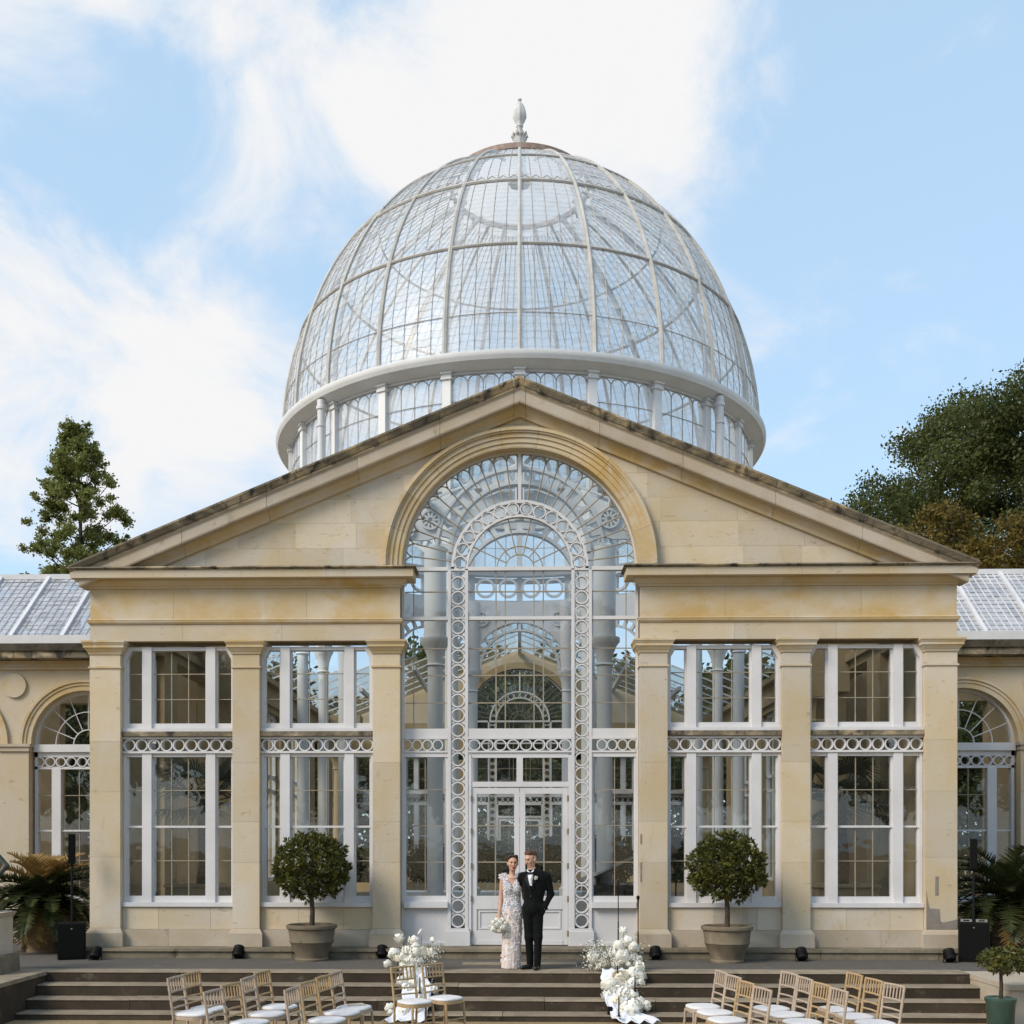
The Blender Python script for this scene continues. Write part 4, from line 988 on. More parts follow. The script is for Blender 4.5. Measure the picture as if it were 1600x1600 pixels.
# fan palms in stone troughs inside
def fan_palm(x, y, label, seed):
    g = np.random.default_rng(seed); t = thing('fan_palm', label, 'palm', (x, y, .18))
    obj('planter', MB().tbox(-.55, .55, -.5, .5, 0, .95, .04, 0, 1, 1).tbox(-.55, .55, -.5, .5, .951, 1.0, .05, .03, 1, 1), stone_in, t)
    obj('trunk', MB().tube([(0, 0, .9), (.04, 0, 1.4), (0, .03, 2.1), (.02, 0, 2.6)], [.15, .13, .12, .10], 10), bark, t, 60)
    for i in range(17):
        az = i * 2.4; el = g.uniform(-.5, 1.0); b = np.array([0, 0, 2.5]); d = np.array([math.cos(az) * math.cos(el), math.sin(az) * math.cos(el), math.sin(el)]); Ls = g.uniform(.5, .8); c = b + d * Ls
        s = unit(np.cross(d, [0, 0, 1.0])); u = np.cross(s, d); Q = []
        for k in range(24):
            a = -1.9 + 3.8 * k / 23; v = unit(d * math.cos(a) + s * math.sin(a) + u * .12); l = .72 * g.uniform(.85, 1.05) * (1 - .12 * abs(a)); w = unit(np.cross(v, u)) * .022; e_ = c + v * l - np.array([0, 0, .28 * l])
            mid = c + v * l * .55
            Q += [[c - w * .3, c + w * .3, mid + w, mid - w], [mid - w, mid + w, e_ + w * .1, e_ - w * .1]]
        st = obj('leaf_stalk', MB().tube([b, c], .012, 4), leaf_palm, t); put('leaf_fan', quads_mesh('leaf_fan', np.array(Q), leaf_palm), st)
fan_palm(-6.0, 1.95, 'fan palm growing indoors behind the window nearest the golden palm', 1)
fan_palm(6.05, 2.1, 'fan palm growing indoors behind the window nearest the dark potted palm', 2)

# ferny bushes in the beds at the back of the hall
g = np.random.default_rng(41); n = 2600; d = unit(g.normal(size=(n, 3))); C = d * (g.uniform(.1, 1, (n, 1)) ** .5) * np.array([1.0, .55, .85]) + np.array([0, 0, .8])
fm = quads_mesh('foliage', leaf_quads(C[C[:, 2] > 0], .22, .30, rng=g), leaf_palm); bm_ = MB().tbox(-1.0, 1.0, -.5, .5, 0, .32, .02, 0).mesh('bed_kerb', stone_in)
for i in range(6):
    t = thing('indoor_bush', 'dark ferny bush in a stone bed at the back of the hall', 'bush', (-5.5 + 2.2 * i, 21.6, .18), 0, 'bushes at the back of the hall'); put('bed_kerb', bm_, t); put('foliage', fm, t, (0, 0, .2), (0, 0, math.pi * (i % 2)), (1, 1, .9 + .07 * i))
# ------------------------------------------------------------------ chairs
wood_a = pm('limewashed_wood', (.46, .36, .27), (.38, .30, .235), 30, .6, .15, 60, .25, stretch=(1, 1, .2))
wood_b = pm('natural_wood', (.46, .325, .18), (.37, .25, .13), 30, .6, .15, 60, .25, stretch=(1, 1, .2))
cushion_m = pm('white_cushion_cloth', (.70, .68, .68), (.64, .62, .62), 5, .85, .15, 120, .15, sheen=.2)
def make_chair(wood):
    """origin under the seat centre, the sitter faces +X"""
    t = put('wooden_chair', None); t.empty_display_size = .1
    rings = lambda pts, r: pts
    def turned(a, b, r, n=9):
        a = Vector(a); b = Vector(b); return [a.lerp(b, i / (n - 1)) for i in range(n)], [r * (1.22 if i % 2 else 1.0) for i in range(n)]
    for s in (-1, 1):
        P, rr = turned((-.19, s * .175, 0), (-.175, s * .185, .45), .0145); P2, r2 = turned((-.178, s * .186, .47), (-.245, s * .19, .92), .0145, 11)
        obj('back_leg', MB().tube(P + P2, rr + r2, 7), wood, t, 60)
        P, rr = turned((.20, s * .18, 0), (.175, s * .165, .44), .0145); obj('front_leg', MB().tube(P, rr, 7), wood, t, 60)
        obj('stretcher', MB().tube([(-.187, s * .178, .16), (.19, s * .176, .16)], .0105, 6), wood, t); 
    obj('stretcher', MB().tube([(.19, -.175, .22), (.19, .175, .22)], .0105, 6), wood, t); obj('stretcher', MB().tube([(-.186, -.177, .20), (-.186, .177, .20)], .0105, 6), wood, t)
    bx = lambda z: -.178 - .067 * (z - .47) / .45
    for z, r in ((.905, .015), (.745, .0125), (.635, .0115), (.555, .0115)):
        obj('back_rail', MB().tube([(bx(z), -.188, z), (bx(z) - .006, 0, z + .004), (bx(z), .188, z)], r, 6), wood, t)
    for k in range(5):
        y = -.125 + .0625 * k; obj('spindle', MB().tube([(bx(.745), y, .745), (bx(.82), y, .82), (bx(.905), y, .905)], [.0085, .0105, .0085], 6), wood, t)
    def outline(k, n=28):
        o = []
        for i in range(n):
            a = 2 * math.pi * i / n; c, s_ = math.cos(a), math.sin(a); q = 3.2
            rr = (abs(c) ** q + abs(s_) ** q) ** (-1 / q); o.append((.205 * k * rr * c, .205 * k * rr * s_ * (1 + .06 * c)))
        return o
    m = MB(); n = 28
    for z, k in ((.425, .97), (.425, 1.0), (.458, 1.0), (.462, .97)): m.v += [(x, y, z) for x, y in outline(k)]
    for a in range(3):
        for i in range(n): m.f.append((a * n + i, a * n + (i + 1) % n, (a + 1) * n + (i + 1) % n, (a + 1) * n + i))
    m.f += [tuple(range(n - 1, -1, -1)), tuple(range(3 * n, 4 * n))]; m.m = [0] * len(m.f)
    obj('seat_frame', m, wood, t, 50)
    m = MB()
    lay = ((.463, .93), (.470, .985), (.482, .99), (.494, .95), (.502, .82), (.506, .55))
    for z, k in lay: m.v += [(x, y, z) for x, y in outline(k)]
    for a in range(len(lay) - 1):
        for i in range(n): m.f.append((a * n + i, a * n + (i + 1) % n, (a + 1) * n + (i + 1) % n, (a + 1) * n + i))
    m.f += [tuple(range((len(lay) - 1) * n, len(lay) * n))]; m.m = [0] * len(m.f)
    obj('seat_cushion', m, cushion_m, t, 60)
    return t
chA, chB = make_chair(wood_a), make_chair(wood_b); used = set()
def chair(px, py, face, kind, label, group):
    x, y = onZ(px, py, .335); src = chA if kind == 'a' else chB
    c = src if kind not in used else copy_tree(src); used.add(kind)
    c.location = (x + .245 * math.cos(face), y + .245 * math.sin(face), -.58); c.rotation_euler = (0, 0, face); tag(c, label, 'chair', group); return c
col = {'a': 'limewashed', 'b': 'golden wood'}; ordn = ['nearest the steps', 'second from the steps', 'third from the steps', 'fourth from the steps']
def row(side, k, spots, first, face):
    rn = ['row next to the aisle', 'middle row', 'row farthest from the aisle'][k]
    for i, (px, py, kd) in enumerate(spots):
        chair(px, py, face + R_(random.uniform(-4, 4)), kd, '%s chair %s in the %s, %s side' % (col[kd], ordn[i + first], rn, side), 'chairs on the %s side' % side)
row('bride', 0, [(505, 1525, 'b'), (480, 1534, 'b'), (455, 1544, 'a')], 1, R_(-13))
row('bride', 1, [(409, 1518, 'b'), (387, 1527, 'a'), (360, 1537, 'b'), (333, 1547, 'a')], 0, R_(-13))
row('bride', 2, [(298, 1520, 'b'), (274, 1526, 'a')], 0, R_(-13))
ch = chair(524, 1519, R_(-12), 'a', 'pale limewashed spindle-back chair with a booklet lying on its white cushion', None)
bk = obj('booklet', MB().box(-.10, .10, -.07, .07, 0, .006).box(-.095, .105, -.066, .074, .0065, .012), pm('cream_paper', (.60, .52, .40), (.56, .48, .36), 8, .8)); bk.location = ch.location + Vector((.02, .03, .508)); bk.rotation_euler.z = .5
tag(bk, 'cream paper booklet lying on a white chair cushion', 'booklet')
row('groom', 0, [(1128, 1518, 'a'), (1147, 1525, 'a'), (1166, 1534, 'b'), (1192, 1544, 'a')], 0, R_(193))
row('groom', 1, [(1234, 1520, 'a'), (1259, 1528, 'a'), (1285, 1537, 'b'), (1312, 1546, 'a')], 0, R_(193))
row('groom', 2, [(1336, 1521.5, 'b'), (1366, 1530, 'b'), (1398, 1538, 'a')], 0, R_(193))
chair(629, 1510, R_(-46), 'b', 'natural wood chair standing directly in front of the white flower cascade', None)
chair(675, 1506, R_(-40), 'b', 'natural wood chair between the white flower cascade and the bride', None)

# ------------------------------------------------------------------ speakers, floor lights, microphones
def speaker(px, py, label, w, h, pole_top, handles=False):
    x, y = onZ(px, py, 0); t = thing('speaker', label, 'speaker', (x, y + .22, 0), R_(21) if x < 0 else R_(-21))
    b = MB().box(-w / 2, w / 2, -.22, .22, .012, h); sub = obj('subwoofer', b, black_m, t)
    obj('grille', MB().box(-w / 2 + .02, w / 2 - .02, -.232, -.221, .04, h - .03), black_mesh, sub)
    for sx in (-1, 1): obj('foot', MB().box(sx * w * .4 - .02, sx * w * .4 + .02, -.2, .2, 0, .011), black_m, sub)
    obj('badge', MB().box(-.012, .012, -.236, -.2325, h - .10, h - .085), chrome, sub)
    if handles:
        for sx in (-1, 1):
            hd = MB().box(sx * .115 - .085, sx * .115 + .085, -.236, -.15, h + .001, h + .045); obj('handle', hd, chrome, sub)
            obj('handle_recess', MB().box(sx * .115 - .045, sx * .115 + .045, -.241, -.2365, h + .012, h + .034), black_m, sub)
    obj('pole', MB().tube([(0, 0, h), (0, 0, pole_top - .48)], .019, 10), black_m, t, 60)
    c = obj('column', MB().box(-.058, .058, -.07, .06, pole_top - .50, pole_top), black_m, t); obj('grille', MB().box(-.05, .05, -.078, -.071, pole_top - .49, pole_top - .01), black_mesh, c)
    return t
speaker(104, 1500, 'black column speaker on a pole above its bass box by the golden palm', .44, .61, 2.10)
speaker(1530, 1504, 'black column speaker on a pole above a bass box with silver handles', .47, .66, 2.02, True)
def floor_light(px, py, lab):
    x, y = onZ(px, py, 0); t = thing('floor_light', lab, 'floor light', (x, y - .10, 0), 0, 'black floor lights along the plinth')
    can = obj('lamp_body', MB().lathe([(.0, -.09), (.075, -.088), (.085, -.07), (.088, .09), (.078, .095), (.074, .08), (0, .075)], 18), black_m, t, 40); can.location = (0, 0, .115); can.rotation_euler = (R_(-38), 0, 0)
    for k in range(4): obj('cooling_fin', MB().lathe([(.086, -.05 + .025 * k), (.094, -.045 + .025 * k), (.086, -.04 + .025 * k)], 18), black_m, can)
    for s in (-1, 1): obj('yoke_leg', MB().bar((s * .10, 0, .0), (s * .098, .0, .125), .022, .006, nrm=(1, 0, 0)), black_m, t)
    obj('yoke_base', MB().box(-.10, .10, -.05, .05, 0, .008), black_m, t); t.scale = (1.02, 1.02, 1.02)
for px, py, w in ((153, 1499, 'between the bass box and the corner pilaster'), (375, 1497, 'under the pilaster next to the corner, near a bay tree'), (598, 1497, 'behind the flower cascade and two chairs'),
                  (1023, 1499, 'beside the microphone stands'), (1250, 1501, 'under the pilaster right behind the bay tree'), (1480, 1503, 'below the corner pilaster with patched plaster')):
    floor_light(px, py, 'small black floor light ' + w)
def mic(px, py, h, lab, head):
    x, y = onZ(px, py, 0); t = thing('microphone_stand', lab, 'microphone stand', (x, y, 0))
    obj('base', MB().lathe([(0, .018), (.10, .016), (.115, .006), (.115, 0)], 24), black_m, t, 40)
    obj('pole', MB().tube([(0, 0, .016), (0, 0, h * .55)], .011, 8).tube([(0, 0, h * .55), (0, 0, h)], .008, 8), black_m, t, 60)
    m = obj('microphone', MB().lathe([(.012, 0), (.016, .10), (.026, .12), (.028, .145), (.018, .17), (0, .175)] if head else [(.010, 0), (.011, .16), (0, .165)], 14), black_m, t, 50); m.location = (0, 0, h)
mic(966, 1500, 1.16, 'tall slim black microphone stand behind the flower cascade beside the groom', False)
mic(997, 1504, .92, 'short black microphone stand with round head beside the pilaster', True)

# ------------------------------------------------------------------ tables and piano inside
cloth = pm('white_tablecloth', (.72, .73, .76), (.66, .67, .70), 4, .85, .1, 60)
gl_s = glass_mat('drinking_glass', (.93, .95, .96), 1.5, .05, (.8, .8, .8))
gm = MB().lathe([(.034, 0), (.006, .012), (.005, .09), (.03, .12), (.036, .16), (.030, .20)], 10).mesh('wine_glass', gl_s, 60)
for i, (x, lab) in enumerate(((-1.75, 'long table under white cloth indoors behind the side pane by the flower cascade'), (0, 'long table under white cloth indoors behind the glazed doors'), (1.75, 'long table under white cloth indoors behind the side pane by the microphones'))):
    t = thing('dining_table', lab, 'table', (x, 4.4, .18)); m = MB(); N_ = 40; per = []
    for k in range(N_):
        f = k / N_ * 4; sd2 = int(f); u = f - sd2
        per.append([(-.82 + 1.64 * u, -.42), (.82, -.42 + .84 * u), (.82 - 1.64 * u, .42), (-.82, .42 - .84 * u)][sd2])
    m.v += [(a, b, .75) for a, b in per] + [(a * (1 + .015 * math.sin(k * 2.4)), b * (1.03 + .05 * math.sin(k * 1.9)), .05) for k, (a, b) in enumerate(per)]
    m.f += [tuple(range(N_))] + [(k, N_ + k, N_ + (k + 1) % N_, (k + 1) % N_) for k in range(N_)]; m.m = [0] * len(m.f)
    obj('tablecloth', m, cloth, t); obj('table_top', MB().box(-.8, .8, -.4, .4, .70, .745), wood_b, t)
    for a in (-1, 1):
        for b in (-1, 1): obj('leg', MB().box(a * .74 - .02, a * .74 + .02, b * .34 - .02, b * .34 + .02, 0, .70), wood_b, t)
    for k in range(6):
        o = put('wine_glass', gm, None, (x - .68 + .27 * k, 4.22 + .12 * (k % 2), .932)); tag(o, 'stemmed wine glass on the table behind ' + ('the side pane by the flower cascade', 'the glazed doors', 'the side pane by the microphones')[i], 'wine glass', 'wine glasses on indoor table ' + 'ABC'[i])
t = thing('grand_piano', 'black grand piano with open lid indoors behind the side pane', 'piano', (1.95, 2.6, .18))
pts = [(-.7, -.75), (.75, -.75), (.75, -.2), (.55, .25), (.2, .55), (-.25, .75), (-.7, .7)]
lac = pm('black_lacquer', (.008, .008, .008), rough=.15, spec=.5)
obj('case', MB().ext([(a, b, .68) for a, b in pts], (0, 0, .30)), lac, t); ld = obj('lid', MB().ext([(a, b, 0) for a, b in pts], (0, 0, .03)), lac, t); ld.location = (-.25, .1, 1.24); ld.rotation_euler = (0, R_(-24), 0)
obj('lid_prop', MB().tube([(.5, 0, .97), (.45, 0, 1.45)], .012, 6), lac, t)
for a, b in ((-.6, -.6), (.65, -.6), (-.2, .55)): obj('leg', MB().tube([(a, b, 0), (a, b, .68)], [.035, .06], 8), lac, t)
obj('keyboard', MB().box(-.6, .6, -.90, -.751, .72, .80), lac, t)
t = thing('indoor_speaker', 'small black speaker on a stand indoors beside the microphone side pilaster', 'speaker', (onY(1056, 1300, 1.4)[0], 1.4, .18))
obj('cabinet', MB().box(-.075, .075, -.09, .09, 1.42, 1.86), black_m, t); obj('pole', MB().tube([(0, 0, .3), (0, 0, 1.42)], .016, 8), black_m, t)
for k in range(3): a = k * 2.09; obj('leg', MB().tube([(0, 0, .45), (.32 * math.cos(a), .32 * math.sin(a), .01)], .011, 6), black_m, t)

# ------------------------------------------------------------------ pedestal and statue at the end of the terrace
x, y = -8.02, -2.40
t = thing('pedestal', 'grey stone pedestal on the cheek wall carrying a bronze figure', 'pedestal', (x, y, 0))
obj('base', MB().tbox(-.30, .30, -.30, .30, 0, .27, .07, .05), plinth_m, t); obj('shaft', MB().box(-.27, .27, -.27, .27, .271, .84), stone_pale, t); obj('cap', MB().tbox(-.27, .27, -.27, .27, .841, .91, .02, .06), stone_pale, t)

# grey plaster patches on the pilasters
pat = pm('plaster_patch', (.27, .235, .20), (.22, .19, .16), 6, .9, .4, 40)
pP6 = PILS[5]; pP4 = PILS[3]
def patch(p, pts):
    obj('plaster_patch', MB().ext([(x, -.003, z) for x, z in pts], (0, .006, 0)), pat, p)
patch(pP6, [(-.255, .485), (.26, .485), (.26, .66), (.20, .64), (.02, .60), (-.02, .63), (-.03, .83), (-.20, .84), (-.235, 1.0), (-.255, 1.15)])
patch(pP6, [(-.11, 1.06), (-.05, 1.06), (-.045, 1.38), (-.105, 1.38)])
patch(pP4, [(-.231, 1.28), (-.20, 1.28), (-.20, 1.62), (-.231, 1.62)]); patch(pP4, [(-.231, 1.93), (-.20, 1.93), (-.20, 2.10), (-.231, 2.10)])
# ------------------------------------------------------------------ flowers, drapes, candles
bloom_m = leaf_mat('white_petal', (.80, .77, .67), (.88, .87, .83), .12, .6, 8)
cream_m = leaf_mat('cream_petal', (.76, .68, .52), (.85, .80, .69), .12, .6, 8)
green_m = leaf_mat('stem_green', (.05, .07, .02), (.12, .14, .05), .2, .5, 5)
drape_m = pm('white_drape', (.74, .75, .80), (.68, .69, .75), 5, .8, .1, 50, .15, sheen=.3)
def bloom_mesh(seed, petals=46, ruffle=.30, mat=None, flat=1.0):
    """round double flower, radius 1: overlapping cupped petals"""
    g = np.random.default_rng(seed); m = MB(); gold = 2.399963
    for i in range(petals):
        zc = 1 - 1.75 * (i + .5) / petals; r = math.sqrt(max(0, 1 - zc * zc)); a = gold * i + g.uniform(-.2, .2)
        n = Vector((r * math.cos(a), r * math.sin(a), zc * flat)); t = Vector((-math.sin(a), math.cos(a), 0)); u = n.cross(t)
        c = n * (.72 + .12 * g.uniform(-1, 1)); w = .36 * g.uniform(.8, 1.2); h = .36 * g.uniform(.85, 1.2); o = n * (.26 + ruffle * g.uniform(-.4, .6))
        p0 = c - u * h * .6; p1 = c - t * w + o * .45; p2 = c + u * h * .2 + o * .75 + t * g.uniform(-.05, .05); p3 = c + t * w + o * .45
        e1 = c + u * h * .75 - t * w * .6 + o * g.uniform(.6, 1.2); e2 = c + u * h * .75 + t * w * .6 + o * g.uniform(.6, 1.2)
        k = len(m.v); m.v += [tuple(q) for q in (p0, p1, p2, p3, e1, e2)]; m.f += [(k, k + 1, k + 2), (k, k + 2, k + 3), (k + 1, k + 4, k + 2), (k + 2, k + 5, k + 3), (k + 4, k + 5, k + 2)]; m.m += [0] * 5
    s = len(m.v); m.lathe([(0, -.62), (.45, -.45), (.66, 0), (.45, .45), (0, .62)], 10)
    return m.mesh('bloom', mat or bloom_m)
BL = [bloom_mesh(1), bloom_mesh(2, 60, .2), bloom_mesh(3, 38, .4), bloom_mesh(4, 46, .3, cream_m), bloom_mesh(5, 24, .55)]
anth = MB().lathe([(0, -.3), (.4, -.1), (.8, .25), (.95, .7), (.7, .5), (.3, .1), (0, -.05)], 12).mesh('bloom', bloom_m)
def flower_cascade(label, pts, Yof, wisps, stems, tilt_seed):
    """pts: (px, py, radius m, kind) on the slope of the steps, Yof(py) gives the depth"""
    g = random.Random(tilt_seed); P = []
    for px, py, r, k in pts:
        Y = Yof(py) + g.uniform(-.05, .05); x, z = onY(px, py, Y); P.append((x, Y, z, r * 1.12, k))
    cx = sum(p[0] for p in P) / len(P)
    t = thing('flower_arrangement', label, 'flowers', (cx, -2.3, 0))
    for x, Y, z, r, k in P:
        o = put('bloom', BL[k] if k < 5 else anth, t, (x - cx, Y + 2.3, z), (R_(50) + g.uniform(-.5, .5), g.uniform(-.5, .5), g.uniform(0, 6)), (r, r, r))
    for px, py, bx_, by_ in stems:
        Y = Yof(py); a = onY(px, py, Y); b = onY(bx_, by_, Y); obj('stem', MB().tube([(a[0] - cx, Y + 2.3, a[1]), ((a[0] + b[0]) / 2 - cx + .01, Y + 2.3, (a[1] + b[1]) / 2), (b[0] - cx, Y + 2.33, b[1])], .004, 5), green_m, t)
    gg = np.random.default_rng(tilt_seed); Q = []; Q2 = []
    for px, py, rad, n in wisps:
        Y = Yof(py); x, z = onY(px, py, Y); C = np.array([x - cx, Y + 2.3, z]) + gg.normal(size=(n, 3)) * rad * .5
        Q.append(leaf_quads(C, .022, .9, rng=gg)); Q2.append(leaf_quads(C[::2] + gg.normal(size=(len(C[::2]), 3)) * .03, .05, .16, rng=gg))
    put('filler_sprigs', quads_mesh('filler_sprigs', np.concatenate(Q), bloom_m), t, kind='stuff'); put('foliage', quads_mesh('foliage', np.concatenate(Q2), green_m), t, kind='stuff')
    return t
def yof(py):                                        # depth along the flight of steps
    return float(np.interp(py, [1440, 1508, 1525, 1545, 1567, 1590, 1605], [-1.95, -2.10, -2.25, -2.60, -2.95, -3.30, -3.50]))
R1 = [(930, 1497, .10, 1), (944, 1503, .085, 3), (935, 1508, .07, 1), (957, 1491, .105, 2), (967, 1480, .09, 1), (981, 1474, .10, 2), (990, 1481, .075, 1), (974, 1497, .125, 0), (962, 1508, .09, 0), (987, 1497, .075, 4), (997, 1499, .06, 1), (997, 1512, .085, 4),
      (971, 1522, .07, 1), (985, 1524, .11, 0), (1001, 1527, .085, 2), (1001, 1536, .06, 1), (970, 1530, .12, 3), (954, 1541, .125, 0), (968, 1546, .095, 2), (985, 1539, .10, 1), (950, 1555, .085, 1), (972, 1554, .11, 1), (984, 1547, .06, 3), (989, 1556, .075, 1), (962, 1568, .09, 3),
      (977, 1576, .10, 2), (988, 1573, .125, 0), (1000, 1569, .09, 1), (985, 1582, .11, 1), (1009, 1573, .07, 4), (974, 1583, .08, 0), (974, 1455, .055, 4), (979, 1507, .06, 5)]
flower_cascade('cascade of white flowers down the steps beside the microphone stands', R1, yof, [(932, 1488, .20, 520), (945, 1500, .16, 360), (985, 1490, .2, 160), (975, 1570, .2, 140), (926, 1504, .12, 200), (965, 1550, .2, 120), (990, 1535, .15, 100)], [(974, 1459, 971, 1478)], 5)
L1 = [(625, 1467, .07, 4), (647, 1472, .085, 2), (650, 1480, .07, 1), (659, 1457, .05, 5), (673, 1469, .045, 5), (616, 1491, .085, 1), (606, 1507, .06, 1), (622, 1499, .075, 3), (636, 1487, .085, 1), (633, 1497, .095, 0), (648, 1490, .095, 0), (660, 1490, .10, 3), (672, 1490, .075, 2), (641, 1502, .10, 2), (653, 1502, .085, 1),
      (632, 1511, .09, 0), (645, 1515, .10, 1), (655, 1520, .085, 2), (640, 1533, .11, 3), (628, 1535, .08, 1), (650, 1540, .10, 0), (640, 1547, .09, 1), (668, 1543, .07, 1), (678, 1548, .06, 4), (655, 1552, .08, 1), (609, 1576, .07, 1), (610, 1583, .05, 2), (636, 1574, .10, 3), (648, 1578, .10, 0), (630, 1582, .08, 1), (660, 1566, .07, 1)]
flower_cascade('cascade of white flowers down the steps behind two wooden chairs', L1, yof, [(678, 1483, .12, 160), (672, 1500, .14, 160), (640, 1500, .2, 140), (675, 1545, .12, 120)], [(659, 1461, 655, 1486), (673, 1473, 668, 1490), (627, 1472, 634, 1485)], 6)
def drape(label, path, w, seed):
    """cloth runner laid over the steps: path of (px, py)"""
    g = random.Random(seed); rows = []; n = 11
    pts = []
    for (px, py, ww) in path:
        Y = yof(py) - .035; x, z = onY(px, py, Y); pts.append((Vector((x, Y, z)), ww))
    fine = []
    for (a, wa), (b, wb) in zip(pts, pts[1:]):
        for k in range(6): fine.append((a.lerp(b, k / 6), wa + (wb - wa) * k / 6))
    fine.append(pts[-1]); m = MB()
    for i, (p, ww) in enumerate(fine):
        for j in range(n):
            u = j / (n - 1) - .5; f = .022 * math.sin(j * 2.1 + i * .35 + seed) + .012 * math.sin(j * 4.3 - i * .5)
            m.v.append((p.x + u * ww + .01 * math.sin(i * .8), p.y - abs(f) - .005, p.z + f))
    for i in range(len(fine) - 1):
        for j in range(n - 1): m.f.append((i * n + j, i * n + j + 1, (i + 1) * n + j + 1, (i + 1) * n + j))
    m.m = [0] * len(m.f); o = obj('drape', m, drape_m, None, 80); tag(o, label, 'drape')
    md = o.modifiers.new('thickness', 'SOLIDIFY'); md.thickness = .004
drape('white cloth drape running under the flowers beside the microphone stands', [(966, 1514, .50), (960, 1528, .40), (966, 1545, .40), (962, 1562, .34), (968, 1574, .34), (985, 1588, .50), (1000, 1597, .60)], .4, 1)
drape('white cloth drape bunched under the flowers behind two wooden chairs', [(650, 1512, .34), (647, 1530, .42), (652, 1548, .44), (650, 1566, .40), (640, 1584, .50), (630, 1596, .62)], .4, 2)
def candle(px0, py0, py1, lab):
    Y = yof(py1) - .16; x, z1 = onY(px0, py0, Y); _, z0 = onY(px0, py1, Y)
    t = thing('taper_candle', lab, 'candle', (x, Y, z0))
    obj('holder', MB().lathe([(.035, 0), (.035, .008), (.012, .014), (.015, .045), (.0, .045)], 14), black_m, t); obj('wax', MB().lathe([(.0105, .045), (.0085, z1 - z0 - .012), (0, z1 - z0)], 10), black_m, t)
    obj('wick', MB().tube([(0, 0, z1 - z0 - .003), (0.002, 0, z1 - z0 + .012)], .0015, 4), black_m, t)
for a in ((965, 1508, 1524, 'short black taper candle at the top of the flowers by the microphones'), (992, 1527, 1549, 'black taper candle at the outer edge of the flowers by the microphones'), (967, 1556, 1588, 'tall black taper candle at the foot of the flowers by the microphones'),
          (656, 1526, 1552, 'black taper candle in the flowers behind the two wooden chairs'), (622, 1502, 1518, 'short black taper candle topmost in the flowers behind the chairs')): candle(*a)
t = thing('black_box_lamp', 'small black cube lamp on the step beside the lowest flowers', 'lamp', (onY(953, 1585, -3.15)[0], -3.15, -.486))
obj('body', MB().tbox(-.035, .035, -.035, .035, 0, .11, 0, -.004), black_m, t); obj('lens', MB().lathe([(0, .112), (.025, .112)], 14), black_mesh, t)
# ------------------------------------------------------------------ people: one continuous skin each, from blended volumes
def sdf_prims(P, X):
    """list of distances, one array per primitive"""
    out = []
    for p in P:
        if p[0] == 'c':                              # tapered capsule a, b, ra, rb
            a, b = np.array(p[1]), np.array(p[2]); ab = b - a; h = np.clip(((X - a) @ ab) / (ab @ ab), 0, 1)
            out.append(np.linalg.norm(X - a - h[..., None] * ab, axis=-1) - (p[3] + (p[4] - p[3]) * h))
        else:                                        # ellipsoid centre, radii, (rot z)
            d = X - np.array(p[1])
            if len(p) > 5 and p[5]: c, s = math.cos(-p[5]), math.sin(-p[5]); d = np.stack([d[..., 0] * c - d[..., 1] * s, d[..., 0] * s + d[..., 1] * c, d[..., 2]], -1)
            r = np.array(p[2]); k0 = np.linalg.norm(d / r, axis=-1); k1 = np.linalg.norm(d / (r * r), axis=-1); out.append(k0 * (k0 - 1) / np.maximum(k1, 1e-6))
    return out
